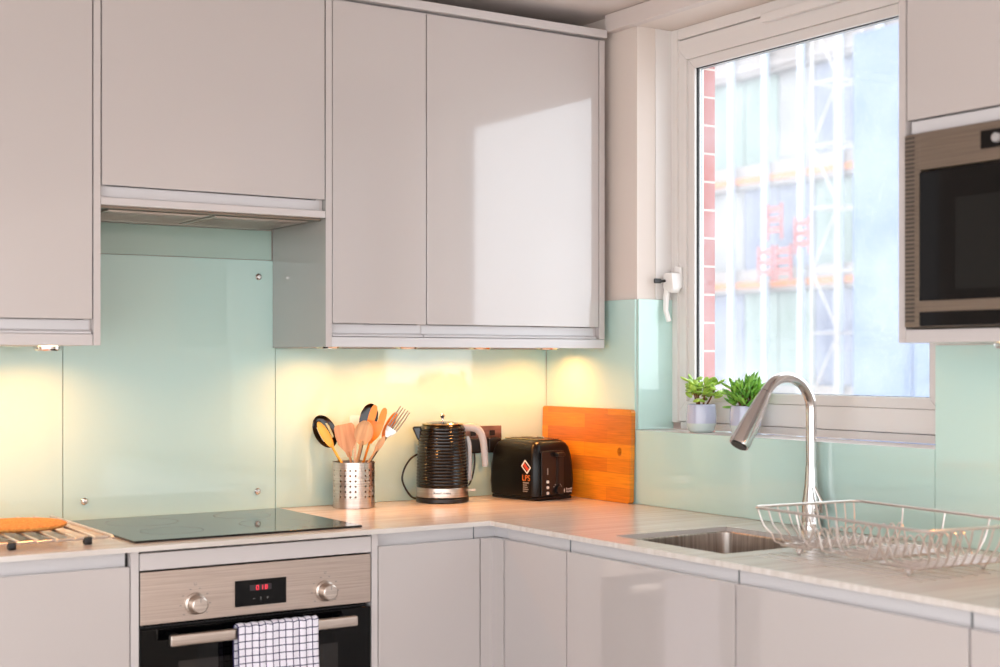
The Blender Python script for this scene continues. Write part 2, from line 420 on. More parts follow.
# ------------------------------------------------------------------ glass splashbacks (each pane is a thing)
def panel(x0, x1, y0, y1, z0, z1, label, m='mint'):
    o = obj('glass_splashback', B().box(x0, x1, y0, y1, z0, z1, .001), M[m], loc=((x0+x1)/2, (y0+y1)/2, z0))
    return tag(o, label, 'splashback')
ZW = .9105
panel(-2.25, -1.5535, -.0085, -.0005, ZW, 1.40, 'mint glass splashback pane behind the cooling rack, left of the hob')
hp = thing('hob_splashback', (-1.251, -.004, ZW), 'tall mint glass splashback pane behind the hob, fixed with chrome caps', 'splashback')
obj('glass_pane', B().box(-1.5515, -.9515, -.0085, -.0005, ZW, 1.615, .001), M['mint'], hp)
for x, z in ((-1.003, 1.568), (-1.497, .96), (-1.006, .962), (-1.497, 1.568)):
    obj('cap_screw', B().lathe([(0, 0), (.009, 0), (.009, .004), (.006, .007), (0, .0075)], 20, mtx=Matrix.Translation((x, -.009, z)) @ Matrix.Rotation(PI/2, 4, 'X')), M['chrome'], hp)
tag(obj('upper_back_panel', B().box(-1.5515, -.9615, -.0065, -.0005, 1.6165, 1.699, .0005), M['mintpaint'], loc=(-1.25, -.003, 1.6165)), 'pale green upper back panel between hob glass and extractor hood', 'wall panel')
panel(-.9495, -.0095, -.0085, -.0005, ZW, 1.3665, 'mint glass splashback pane behind utensils, kettle and toaster, lit yellow from above')
panel(-.0085, -.0005, -.4615, -.009, ZW, 1.512, 'narrow mint glass splashback pane behind the chopping board, beside the window')
panel(-.0085, -.0005, -1.561, -.463, ZW, SIL, 'low mint glass splashback pane under the window behind the tap')
panel(-.0085, -.0005, -2.6, -1.5625, ZW, 1.366, 'mint glass splashback pane under the microwave, behind the dish rack')
# curved reveal pane
b = B(); n = 10; pts = []
for k in range(n+1):
    t = k/n; pts.append((.0005+.132*t, OY1-.0005-.003*math.sin(PI*t)*.3))
poly = [(x, y) for x, y in pts] + [(x, y-.007) for x, y in reversed(pts)]
b.prism(poly, 2, SIL+.001, 1.512)
tag(obj('reveal_splashback', b, M['mint'], loc=(.06, OY1, SIL)), 'mint glass pane lining the window reveal above the sill', 'splashback')

# ------------------------------------------------------------------ wall cabinets
FY = -.35      # front plane of the wall cabinets
def wall_carcass(t, x0, x1, z0, z1, y1=-.0005, y0=-.33):
    b = B(); th = .018
    b.box(x0, x0+th, y0, y1, z0, z1, .0008); b.box(x1-th, x1, y0, y1, z0, z1, .0008)
    b.box(x0+th, x1-th, y0, y1, z0, z0+th, 0); b.box(x0+th, x1-th, y0, y1, z1-th, z1, 0); b.box(x0+th, x1-th, -.012, y1, z0+th, z1-th, 0)
    return obj('carcass', b, M['carcass'], t)

def downlight(t, x, y, z, m=None):
    d = obj('downlight', B().lathe([(.0255, -.001), (.034, -.001), (.034, -.008), (.031, -.012), (.0265, -.012), (.0255, -.001)], 32, at=(x, y, z), caps=False), M['chrome'], t)
    obj('lamp_lens', B().lathe([(0, -.0010), (.025, -.0010), (.025, -.0025), (0, -.003)], 24, at=(x, y, z)), M['lamp'], d)
    l = bpy.data.lights.new('puck_light', 'AREA'); l.shape = 'DISK'; l.size = .045; l.energy = PUCK*(.45 if y < -1 else 1); l.color = (1, .37, .09)
    o = bpy.data.objects.new('puck_light', l); COL.objects.link(o); o.location = (x, y, z-.0045)
    return d
PUCK = .9

# left wall cabinet
t = thing('wall_cabinet', (-1.86, -.17, 1.367), 'grey gloss wall cabinet at the far left, above the cooling rack', 'cabinet')
wall_carcass(t, -2.2, -1.5785, 1.3955, 2.29)
obj('end_panel', B().box(-1.578, -1.5605, FY, -.0095, 1.3675, 2.32, .001), M['panel'], t)
obj('door', B().box(-2.198, -1.5805, FY, -.332, 1.4305, 2.29, .002), M['door'], t)
obj('handle_rail', B().prism([(-.3315, 1.429), (-.325, 1.429), (-.325, 1.399), (-.349, 1.396), (-.349, 1.400), (-.3315, 1.406)], 0, -2.198, -1.5835, 0), M['rail'], t)
obj('light_pelmet', B().box(-2.2, -1.579, FY+.002, -.0095, 1.3675, 1.395, .001), M['carcass'], t)
downlight(t, -1.64, -.18, 1.3675); downlight(t, -1.86, -.18, 1.3675)

# hood cabinet
t = thing('hood_cabinet', (-1.26, -.17, 1.71), 'grey gloss lift-up cabinet above the hob', 'cabinet')
wall_carcass(t, -1.5595, -.9605, 1.7275, 2.29)
obj('door', B().box(-1.5575, -.9625, FY, -.332, 1.7565, 2.29, .002), M['door'], t)
obj('handle_rail', B().prism([(-.3315, 1.755), (-.325, 1.755), (-.325, 1.729), (-.3315, 1.729)], 0, -1.5575, -.9705, 0), M['rail'], t)
obj('bottom_rail', B().box(-1.5595, -.9605, FY, -.331, 1.708, 1.7265, .0015), M['carcass'], t)
h = thing('extractor_hood', (-1.26, -.17, 1.703), 'built-in extractor hood with grey underside above the hob', 'extractor hood')
obj('housing', B().box(-1.5555, -.9645, -.3295, -.0095, 1.702, 1.7265, .002), M['mwsteel'], h)
obj('light_bar', B().box(-1.50, -1.02, -.06, -.03, 1.698, 1.7015, .001), M['steel'], h)
for k in range(2):
    x0 = -1.53+.275*k
    fb = B().box(x0, x0+.262, -.31, -.075, 1.6985, 1.7015, .001)
    for j in range(16): fb.box(x0+.01, x0+.252, -.30+.014*j, -.294+.014*j, 1.697, 1.6985, 0)
    obj('grease_filter', fb, M['steel'], h)

# right wall cabinets
t = thing('narrow_wall_cabinet', (-.805, -.17, 1.395), 'narrow grey gloss wall cabinet between the hood recess and the wide cabinet', 'cabinet')
wall_carcass(t, -.941, -.6525, 1.3955, 2.29)
sp0 = obj('side_panel', B().box(-.9595, -.942, FY+.0015, -.0095, 1.3675, 2.32, .001), M['shaded_panel'], t)
obj('edge_band', B().box(-.9598, -.9418, FY, FY+.0012, 1.3672, 2.32, .0004), M['panel'], sp0)  # front edge left in the unshaded panel colour
obj('door', B().box(-.9395, -.6535, FY, -.332, 1.4305, 2.2895, .002), M['door'], t)
RP = [(-.3315, 1.429), (-.325, 1.429), (-.325, 1.399), (-.349, 1.3965), (-.349, 1.400), (-.3315, 1.406)]
obj('handle_rail', B().prism(RP, 0, -.9395, -.6625, 0), M['rail'], t)
t = thing('wide_wall_cabinet', (-.34, -.17, 1.395), 'wide grey gloss wall cabinet next to the window, reflecting the window', 'cabinet')
wall_carcass(t, -.6515, -.055, 1.3955, 2.29)
obj('door', B().box(-.6505, -.0565, FY, -.332, 1.4305, 2.2895, .002), M['door'], t)
obj('handle_rail', B().prism(RP, 0, -.6585, -.064, 0), M['rail'], t)
obj('end_panel', B().box(-.0545, -.034, FY, -.0095, 1.3955, 2.29, .001), M['panel'], t)
t = thing('cornice', (-.5, -.35, 2.295), 'long grey cornice strip along the top of the wall cabinets', 'cornice')
obj('front_strip', B().box(-.9415, -.0335, -.362, -.33, 2.296, 2.32, .0015), M['carcass'], t)
obj('top_board', B().box(-.9415, -.0335, -.3295, -.0095, 2.292, 2.31, .0015), M['carcass'], t)
t = thing('light_pelmet', (-.5, -.3, 1.367), 'thin grey lighting pelmet under the right hand wall cabinets', 'pelmet')
obj('front_strip', B().box(-.9415, -.034, FY+.001, -.332, 1.3675, 1.3945, .0015), M['rail'], t)
obj('base_board', B().box(-.9415, -.034, -.331, -.0095, 1.377, 1.3945, .001), M['carcass'], t)
for x in (-.86, -.61, -.36, -.115): downlight(t, x, -.165, 1.377)

# microwave cabinet on the right wall (fronts face -x)
FXW = -.35
t = thing('microwave_cabinet', (-.17, -2.05, 1.367), 'grey gloss wall cabinet housing the microwave at the right edge', 'cabinet')
for y_ in (-1.7715, -2.388): obj('side_panel', B().box(FXW, -.0095, y_, y_+.018, 1.367, CZ-.002, .001), M['panel'], t)
obj('base_panel', B().box(FXW, -.0095, -2.3695, -1.772, 1.367, 1.3935, .001), M['carcass'], t)
obj('back_panel', B().box(-.03, -.0095, -2.3695, -1.772, 1.394, CZ-.002, 0).box(-.33, -.0305, -2.3695, -1.772, 1.80, 1.815, 0), M['carcass'], t)
obj('door', B().box(FXW, -.332, -2.368, -1.7745, 1.8195, CZ-.004, .002), M['door'], t)
obj('handle_rail', B().box(-.342, -.331, -2.3695, -1.7800, 1.792, 1.817, .001), M['rail'], t)
downlight(t, -.22, -1.93, 1.367)
t = thing('microwave', (-.18, -2.07, 1.396), 'built-in steel and black glass microwave oven at the right edge', 'microwave')
obj('casing', B().box(-.345, -.032, -2.36, -1.776, 1.3965, 1.7895, .003), M['mwsteel'], t)
b = B().box(-.358, -.346, -1.8155, -1.7745, 1.3975, 1.789, .004)
gv = obj('vent_grille', b, M['mwsteel'], t); b = B()
for k in range(44):
    b.box(-.3590, -.3580, -1.802, -1.7775, 1.409+.0086*k, 1.4135+.0086*k, .0008)
obj('vent_slots', b, M['ventslot'], gv)
d = obj('door', B().box(-.366, -.347, -2.36, -1.819, 1.399, 1.7095, .003), M['blackglass'], t)
obj('inner_window', B().box(-.3668, -.366, -2.25, -1.91, 1.47, 1.65, .0003), M['mwpane'], d)
obj('door_trim', B().box(-.371, -.3665, -2.355, -1.822, 1.428, 1.450, .001), M['mwsteel'], d)
obj('control_panel', B().box(-.364, -.347, -2.36, -1.818, 1.7125, 1.7885, .003), M['mwsteel'], t)
dd = obj('display', B().box(-.3655, -.3642, -2.16, -1.968, 1.737, 1.772, .0005), M['blackglass'], t)
k = obj('dial', B().lathe([(0, 0), (.009, 0), (.009, .008), (.007, .010), (0, .0105)], 24, mtx=Matrix.Translation((-.366, -2.008, 1.754)) @ Matrix.Rotation(-PI/2, 4, 'Y')), M['greyhandle'], t)

# ------------------------------------------------------------------ base units
BF = -.59; DT = .8655; WB = .898
def base_body_y(t, x0, x1, top=.888):     # unit on the back wall
    obj('carcass', B().box(x0, x1, -.565, -.03, .14, .86, 0), M['carcass'], t)
    obj('plinth', B().box(x0, x1, -.535, -.52, 0.0005, .139, 0), M['carcass'], t)
RAILY = lambda x0, x1: B().prism([(-.569, .8965), (-.5655, .8965), (-.5655, .862), (-.5885, .858), (-.5885, .8615), (-.573, .866)], 0, x0, x1, 0)
t = thing('base_cabinet', (-1.87, -.3, 0), 'light grey gloss base cabinet at the far left, under the cooling rack', 'cabinet')
base_body_y(t, -2.2, -1.5685)
obj('door', B().box(-2.198, -1.5695, BF, -.5705, .15, .863, .002), M['door'], t)
obj('handle_rail', B().box(-2.198, -1.5745, -.5702, -.5655, .848, .8965, .0005), M['rail'], t)
obj('rail_end', B().box(-1.574, -1.5685, -.5702, -.566, .848, .8965, 0), M['dark'], t)

t = thing('oven_housing', (-1.25, -.3, 0), 'light grey housing unit around the built-in oven', 'cabinet')
obj('left_panel', B().box(-1.5675, -1.5485, BF, -.03, .0005, .8965, .001), M['carcass'], t)
obj('right_panel', B().box(-.9505, -.9335, BF, -.03, .0005, .8965, .001), M['carcass'], t)
obj('top_filler', B().box(-1.5465, -.9525, BF, -.57, .8515, .891, .0015), M['carcass'], t)
obj('shelf', B().box(-1.548, -.951, -.56, -.03, .13, .148, 0), M['carcass'], t)
obj('inner_lining', B().box(-1.548, -.951, -.569, -.555, .849, .896, 0), M['dark'], t)
obj('plinth', B().box(-1.548, -.951, -.535, -.52, .0005, .129, 0), M['carcass'], t)

t = thing('slim_base_cabinet', (-.78, -.3, 0), 'slim light grey gloss base cabinet between the oven and the corner', 'cabinet')
base_body_y(t, -.933, -.630)
obj('door', B().box(-.931, -.6295, BF, -.5705, .15, .863, .002), M['door'], t)
obj('handle_rail', B().box(-.931, -.6385, -.5702, -.5655, .848, .8965, .0005), M['rail'], t)
obj('rail_end', B().box(-.638, -.6355, -.5703, -.566, .848, .8965, 0), M['spacer'], t)

t = thing('corner_post', (-.6, -.6, 0), 'light grey L-shaped corner filler where the two base runs meet', 'corner post')
obj('filler', B().prism([(-.627, -.59), (-.592, -.59), (-.592, -.643), (-.572, -.643), (-.572, -.5705), (-.627, -.5705)], 2, .15, .863, .001), M['door'], t)
obj('rail_corner', B().prism([(-.635, -.5702), (-.5702, -.5702), (-.5702, -.6365), (-.566, -.6365), (-.566, -.5665), (-.635, -.5665)], 2, .8635, .8965, 0), M['rail'], t)
obj('plinth', B().prism([(-.627, -.535), (-.535, -.535), (-.535, -.64), (-.52, -.64), (-.52, -.52), (-.627, -.52)], 2, .0005, .139, 0), M['carcass'], t)

def base_x(y1, y0, label, name, hollow=False):      # unit on the window wall, from y1 (far) to y0 (near)
    t = thing(name, (-.3, (y0+y1)/2, 0), label, 'cabinet')
    b = B()
    if hollow:
        b.box(-.5650, -.03, y0, y0+.018, .14, .86, 0); b.box(-.5650, -.03, y1-.018, y1, .14, .86, 0)
        b.box(-.5650, -.03, y0+.018, y1-.018, .14, .158, 0)
    else: b.box(-.5650, -.03, y0, y1, .14, .86, 0)
    obj('carcass', b, M['carcass'], t)
    obj('door', B().box(-.59, -.5705, y0+.0015, y1-.0015, .15, .863, .002), M['door'], t)
    obj('handle_rail', B().box(-.5702, -.5655, y0+.0125, y1+.008, .850, .8965, .0005), M['rail'], t)
    obj('rail_end', B().box(-.5703, -.566, y0+.0085, y0+.0115, .8505, .8965, 0), M['spacer'], t)
    obj('plinth', B().box(-.535, -.52, y0, y1, .0005, .139, 0), M['carcass'], t)
base_x(-.645, -.922, 'narrow grey gloss base cabinet on the window side, next to the corner', 'corner_base_cabinet')
base_x(-.923, -1.5255, 'wide grey gloss base cabinet under the sink, reflecting the tea towel', 'sink_base_cabinet', True)
base_x(-1.5265, -2.1205, 'wide grey gloss base cabinet under the dish rack', 'drainer_base_cabinet')
base_x(-2.1215, -2.7, 'light grey base cabinet at the lower right edge of the picture', 'end_base_cabinet')

# ------------------------------------------------------------------ worktop (height field with cutout and drainer grooves)
def worktop():
    xs = {-2.25, -.61, -.0095, -.52, -.20, 0}; ys = {-.0095, -.61, -2.75, -1.04, -1.425}
    xs = {-2.25, -.61, -.0095, -.53, -.175}
    grooves = []
    for k in range(7):
        x = -.49+.04*k; grooves.append((x, x+.010)); xs |= {x, x+.010}
    ys |= {-1.47, -1.93}
    xs = sorted(xs); ys = sorted(ys)
    def h(xc, yc):
        if xc < -.61 and yc < -.61: return None
        if -.53 < xc < -.175 and -1.425 < yc < -1.04: return None
        if -1.93 < yc < -1.47 and any(a < xc < b for a, b in grooves): return .9080
        return .91
    bm = bmesh.new(); cache = {}
    def V(x, y, z):
        k = (round(x, 5), round(y, 5), round(z, 5))
        if k not in cache: cache[k] = bm.verts.new(k)
        return cache[k]
    nx, ny = len(xs)-1, len(ys)-1
    H = [[h((xs[i]+xs[i+1])/2, (ys[j]+ys[j+1])/2) for j in range(ny)] for i in range(nx)]
    for i in range(nx):
        for j in range(ny):
            z = H[i][j]
            if z is None: continue
            a, b, c, d = xs[i], xs[i+1], ys[j], ys[j+1]
            bm.faces.new((V(a, c, z), V(b, c, z), V(b, d, z), V(a, d, z)))
            bm.faces.new((V(a, d, WB), V(b, d, WB), V(b, c, WB), V(a, c, WB)))
            for (di, dj, p, q) in ((-1, 0, (a, d), (a, c)), (1, 0, (b, c), (b, d)), (0, -1, (a, c), (b, c)), (0, 1, (b, d), (a, d))):
                ii, jj = i+di, j+dj
                zn = H[ii][jj] if 0 <= ii < nx and 0 <= jj < ny else None
                lo = WB if zn is None else zn
                if lo < z: bm.faces.new((V(*p, lo), V(*q, lo), V(*q, z), V(*p, z)))
    b = B(); b.bm.free(); b.bm = bm
    return b
wt = obj('worktop', worktop(), M['worktop'], loc=(-.6, -.6, .898), ang=20)
tag(wt, 'thin L-shaped pale wood-grain worktop along both walls', 'worktop')

# sink bowl (undermounted)
sk = thing('sink', (-.36, -1.257, .72), 'undermounted square stainless steel sink below the chrome tap', 'sink')
bm = bmesh.new(); rings = []
def ring(x0, x1, y0, y1, r, z): rings.append([bm.verts.new((x, y, z)) for x, y in rrect(x0, x1, y0, y1, r, 7)])
ring(-.545, -.160, -1.44, -1.025, .035, .8975); ring(-.529, -.176, -1.424, -1.041, .028, .8975)
ring(-.527, -.178, -1.422, -1.043, .027, .894); ring(-.523, -.182, -1.418, -1.047, .027, .75)
ring(-.515, -.190, -1.41, -1.055, .03, .733); ring(-.495, -.21, -1.39, -1.075, .03, .727); ring(-.41, -.29, -1.28, -1.18, .03, .724); 
for a, c in zip(rings, rings[1:]):
    for k in range(len(a)): bm.faces.new((a[k], a[(k+1) % len(a)], c[(k+1) % len(a)], c[k]))
bm.faces.new(rings[-1])
b = B(); b.bm.free(); b.bm = bm
so = obj('bowl', b, M['sinksteel'], sk)
md = so.modifiers.new('thickness', 'SOLIDIFY'); md.thickness = .0012; md.offset = -1 if 0 else 1
obj('drain', B().lathe([(0, .7255), (.04, .7255), (.043, .7275), (.03, .7285), (0, .7265)], 28, at=(-.35, -1.23, 0)), M['chrome'], sk)

# tap
TX, TY = -.036, -1.20
tp = thing('kitchen_tap', (TX, TY, .91), 'tall curved steel mixer tap with pull-down spray behind the sink', 'tap')
obj('base', B().lathe([(0, .9102), (.027, .9102), (.027, .916), (.0245, .922), (.0235, .93), (.023, .975), (.0215, .985), (.0165, 1.02), (.0145, 1.06), (.0142, 1.068), (0, 1.068)], 36, at=(TX, TY, 0)), M['tapmetal'], tp)
pts = [(TX, TY, 1.0685), (TX, TY, 1.12), (TX, TY, 1.17), (TX, TY, 1.203)]
cx, cz, R = TX-.085, 1.205, .085
for a in range(6, 144, 6):
    th = math.radians(a); pts.append((cx+R*math.cos(th), TY, cz+R*math.sin(th)))
th = math.radians(145); e = Vector((cx+R*math.cos(th), TY, cz+R*math.sin(th))); dr = Vector((-math.sin(th), 0, math.cos(th)))
pts.append(tuple(e))
obj('spout', B().tube(pts, .0132, 20), M['tapmetal'], tp)
hp_ = [e+dr*s for s in (.001, .015, .055, .10, .145, .154)]
sp = obj('spray_head', B().tube(hp_, [.0142, .016, .0195, .0235, .0262, .0245], 24), M['tapmetal'], tp)
obj('nozzle', B().tube([e+dr*.1542, e+dr*.1565], .020, 20), M['blackplastic'], sp)
mid = e+dr*.124
obj('spray_button', B().box(-.005, .005, -.006, .006, -.017, .017, .002, Matrix.Translation(mid+Vector((.0245, .004, .004))) @ Matrix.Rotation(.61, 4, 'Y')), M['blackplastic'], sp)
obj('lever', B().tube([(TX-.0, TY-.02, .972), (TX+.0, TY-.045, .990), (TX-.01, TY-.0, .0) if 0 else (TX, TY-.05, .985)], .0085, 12) if 0 else
    B().tube([(TX, TY-.018, .957), (TX, TY-.038, .957)], .012, 16).tube([(TX-.0, TY-.036, .957), (TX-.012, TY-.046, .985), (TX-.018, TY-.03, 1.018)], [.0075, .006, .0045], 10), M['tapmetal'], tp)

# ------------------------------------------------------------------ hob
hb = thing('induction_hob', (-1.251, -.3, .91), 'flat black glass hob set in the worktop', 'hob')
obj('glass_top', B().box(-1.546, -.957, -.552, -.05, .9103, .9155, .0015), M['hobglass'], hb)
b = B()
for k in range(6): b.lathe([(.006, 0), (.0072, 0)], 20, at=(-1.10+.022*k, -.52, .9158), caps=False)
for k in range(5): b.box(-1.099+.022*k, -1.089+.022*k, -.503, -.5015, .9156, .9159, 0)
obj('control_marks', b, M['grey_print'], hb)
for x, y, r in ((-1.40, -.18, .09), (-1.40, -.40, .075), (-1.12, -.17, .075), (-1.12, -.385, .09)):
    obj('zone_ring', B().lathe([(r, 0), (r+.0012, 0)], 48, at=(x, y, .91565), caps=False), M['grey_print'] if 0 else M['zone'], hb)

# ------------------------------------------------------------------ oven
ov = thing('oven', (-1.2505, -.3, .15), 'built-in oven with steel control panel and black glass door', 'oven')
obj('body', B().box(-1.54, -.957, -.569, -.05, .16, .845, .002), M['blackplastic'], ov)
obj('control_panel', B().box(-1.5455, -.9535, -.590, -.5705, .7265, .8475, .0015), M['steel_h'], ov)
dp = obj('display', B().box(-1.316, -1.184, -.5915, -.5901, .747, .809, .0005), M['blackglass'], ov)
obj('display_window', B().box(-1.279, -1.223, -.5921, -.5916, .783, .797, 0), mat('display_window', '2A2328', .2), dp)
# seven segment digits
SEG = {'0': 'abcdef', '1': 'bc', '8': 'abcdefg', '3': 'abcdg'}
b = B()
def digit(ch, x, z, w=.0065, h=.0105, t=.0014):
    y0, y1 = -.5927, -.5922
    S = {'a': (x, x+w, z+h-t, z+h), 'd': (x, x+w, z, z+t), 'g': (x, x+w, z+h/2-t/2, z+h/2+t/2), 'f': (x, x+t, z+h/2, z+h), 'b': (x+w-t, x+w, z+h/2, z+h), 'e': (x, x+t, z, z+h/2), 'c': (x+w-t, x+w, z, z+h/2)}
    for s in SEG[ch]: q = S[s]; b.box(q[0], q[1], y0, y1, q[2], q[3], 0)
for ch, x in (('0', -1.2625), ('1', -1.2520), ('8', -1.2400)): digit(ch, x, .7845)
for z in (.787, .7925): b.box(-1.2468, -1.2458, -.5927, -.5922, z, z+.0012, 0)
obj('digits', b, M['led_red'], dp)
b = B().box(-1.2515, -1.2495, -.5919, -.5915, .760, .767, 0).lathe([(.002, 0), (.003, 0)], 14, mtx=Matrix.Translation((-1.2505, -.5918, .7575)) @ Matrix.Rotation(PI/2, 4, 'X'))
for x in (-1.268, -1.233): b.box(x-.003, x+.003, -.5919, -.5915, .7635, .7645, 0)
b.box(-1.2335, -1.2325, -.5919, -.5915, .761, .767, 0)
obj('touch_marks', b, M['grey_print'], dp)
for kx, turn in ((-1.414, 0), (-1.08, .15)):
    kb = B(); T = Matrix.Translation((kx, -.5903, .7655)) @ Matrix.Rotation(PI/2, 4, 'X')
    kb.lathe([(0, 0), (.0255, 0), (.0255, .004), (.021, .006), (.0205, .012), (.019, .032), (.0165, .034), (0, .0345)], 40, mtx=T)
    ko = obj('knob', kb, M['steel'], ov)
    obj('pointer', B().box(kx-.0008, kx+.0008, -.6253, -.6246, .772, .782, 0), M['grey_print'], ko)
    pb = B()
    for a in range(-130, 131, 37):
        th = math.radians(90-a); px, pz = kx+.036*math.cos(th), .7655+.036*math.sin(th)
        pb.box(px-.0022, px+.0022, -.5906, -.5901, pz-.0012, pz+.0012, 0)
    pb.box(kx-.003, kx+.003, -.5906, -.5901, .808, .8092, 0); pb.box(kx-.003, kx-.0018, -.5906, -.5901, .808, .814, 0); pb.box(kx+.0018, kx+.003, -.5906, -.5901, .808, .814, 0)
    obj('dial_marks', pb, M['grey_print'], ov)
dr_ = obj('door', B().box(-1.5455, -.9535, -.590, -.5705, .165, .716, .002), M['blackglass'], ov)
obj('door_window', B().box(-1.455, -1.045, -.5907, -.5901, .26, .636, .0002), M['ovenpane'], dr_)
b = B()
for k in range(60): b.box(-1.53+.0095*k, -1.525+.0095*k, -.5885, -.5705, .7195, .7225, 0)
obj('vent_slots', b, M['blackplastic'], ov)
ho = obj('handle', B().box(-1.492, -1.015, -.642, -.625, .6805, .706, .004), M['steel'], dr_)
for x in (-1.475, -1.045): obj('handle_bracket', B().box(x, x+.018, -.6245, -.5905, .684, .702, .003), M['blackplastic'], ho)

# tea towel draped over the oven handle
def towel():
    bm = bmesh.new(); uvl = bm.loops.layers.uv.new('UVMap')
    x0, x1 = -1.333, -1.126; nx = 44
    path = []       # (y,z) profile over the bar: back side up, over, front side down
    yb, yf = -.6215, -.6465
    for z in [.46+.0225*k for k in range(11)]: path.append((yb+.0008, z))
    for a in range(180, -1, -22): th = math.radians(a); path.append(((yb+yf)/2-.0130*math.cos(th)*-1, .7055+.0085*math.sin(th)))
    path = path[:11]+[((yb+yf)/2+.0130*math.cos(math.radians(a)), .7060+.0085*math.sin(math.radians(a))) for a in range(0, 181, 20)]
    for k in range(1, 18): path.append((yf-.0006-.00025*k, .706-.0200*k))
    L = [0]
    for p, q in zip(path, path[1:]): L.append(L[-1]+math.dist(p, q))
    grid = []
    for i in range(nx+1):
        u = i/nx; x = x0+(x1-x0)*u; row = []
        for j, (y, z) in enumerate(path):
            f = max(0, (.72-z))/.25
            front = j > 15
            wv = .0028*math.sin(u*17+1.1*f)+.0018*math.sin(u*31+2)
            yy = y-(abs(wv)+.002*f if front else 0)
            xx = x+(.003*math.sin(z*25)*f)
            zz = z+(.0022*abs(math.sin(u*23)) if 10 < j < 21 else 0)-(.01*(u-.5) if front and j > 20 else 0)*f
            row.append((bm.verts.new((xx, yy, zz)), (u*(x1-x0), L[j])))
        grid.append(row)
    for i in range(nx):
        for j in range(len(path)-1):
            q = (grid[i][j], grid[i+1][j], grid[i+1][j+1], grid[i][j+1])
            f = bm.faces.new([v for v, _ in q])
            for lp, (_, uv) in zip(f.loops, q): lp[uvl].uv = uv
    b = B(); b.bm.free(); b.bm = bm; return b
tw = obj('tea_towel', towel(), M['towel'], loc=(-1.23, -.64, .71), ang=80)
md = tw.modifiers.new('thickness', 'SOLIDIFY'); md.thickness = .0016; md.offset = 0
tag(tw, 'white and navy checked tea towel hanging over the oven door handle', 'tea towel')

# ------------------------------------------------------------------ cooling rack + cork mat
cr = thing('cooling_rack', (-1.73, -.28, .91), 'steel bar rack with black rubber feet, left of the hob', 'rack')
for k in range(7):
    x = -1.592-.042*k
    obj('bar', B().tube([(x, -.035, .927), (x, -.04, .93), (x, -.53, .93), (x, -.54, .926)], .0032, 8), M['wire'], cr)
for y in (-.505, -.07):
    obj('cross_rod', B().tube([(-1.592, y, .9235), (-1.86, y, .9235)], .003, 8), M['wire'], cr)
for x in (-1.640, -1.81):
    for y in (-.505, -.07):
        obj('foot', B().box(x-.009, x+.009, y-.009, y+.009, .9102, .9270, .003), M['blackplastic'], cr)
ck = B().lathe([(0, 0), (.112, 0), (.118, .004), (.118, .008), (.112, .011), (0, .011)], 48, at=(-1.745, -.285, .934))
tag(obj('cork_mat', ck, M['cork'], loc=(-1.745, -.285, .934)), 'orange-brown round cork mat lying on the steel rack', 'mat')

# ------------------------------------------------------------------ utensil holder
UX, UY = -.745, -.095; RU = .060; HU = .128
uh = thing('utensil_holder', (UX, UY, .91), 'perforated stainless steel utensil pot right of the hob', 'utensil pot', rz=-.33)
def perforated():
    bm = bmesh.new(); NC, NR = 25, 6
    hz0, pitch, hr = .026, .0150, .0031
    da = 2*PI/NC
    rows = [(.001, hz0)]+[(hz0+pitch*i, hz0+pitch*(i+1)) for i in range(NR)]+[(hz0+pitch*NR, HU)]
    loops = []
    for side_, r in ((0, RU), (1, RU-.0012)):
        cache = {}; L = []
        def P(a, z):
            k = (round((a+1e-7) % (2*PI), 4), round(z, 5))
            if k not in cache: cache[k] = bm.verts.new((r*math.cos(a), r*math.sin(a), z))
            return cache[k]
        def F(vs): bm.faces.new(vs if side_ == 0 else vs[::-1])
        for c in range(NC):
            a0 = c*da; a1 = ((c+1) % NC)*da; am = a0+da/2
            for ri, (z0, z1) in enumerate(rows):
                if not (0 < ri <= NR):
                    F((P(a0, z0), P(am, z0), P(am, z1), P(a0, z1))); F((P(am, z0), P(a1, z0), P(a1, z1), P(am, z1))); continue
                zc = (z0+z1)/2
                o = [P(a1, zc), P(a1, z1), P(am, z1), P(a0, z1), P(a0, zc), P(a0, z0), P(am, z0), P(a1, z0)]
                if c % 5 == 4: F((o[6], o[7], o[0], o[1], o[2])); F((o[2], o[3], o[4], o[5], o[6])); continue
                h = [bm.verts.new((r*math.cos(am+hr/RU*math.cos(k*PI/4)), r*math.sin(am+hr/RU*math.cos(k*PI/4)), zc+hr*math.sin(k*PI/4))) for k in range(8)]
                for k in range(8): F((o[k], o[(k+1) % 8], h[(k+1) % 8], h[k]))
                L.append(h)
        loops.append(L)
    for h, g in zip(*loops):
        for k in range(8): bm.faces.new((h[k], h[(k+1) % 8], g[(k+1) % 8], g[k]))
    b = B(); b.bm.free(); b.bm = bm; return b
o = obj('pot_wall', perforated(), M['steel'], uh, world=False)
obj('pot_floor', B().lathe([(0, .0005), (.057, .0005), (.057, .003), (0, .003)], 40), M['steel'], uh, world=False)
obj('rim', B().lathe([(RU-.0015, HU-.001), (RU+.0018, HU-.001), (RU+.0018, HU+.003), (RU-.0015, HU+.003), (RU-.0015, HU-.001)], 48, caps=False), M['steel'], uh, world=False)

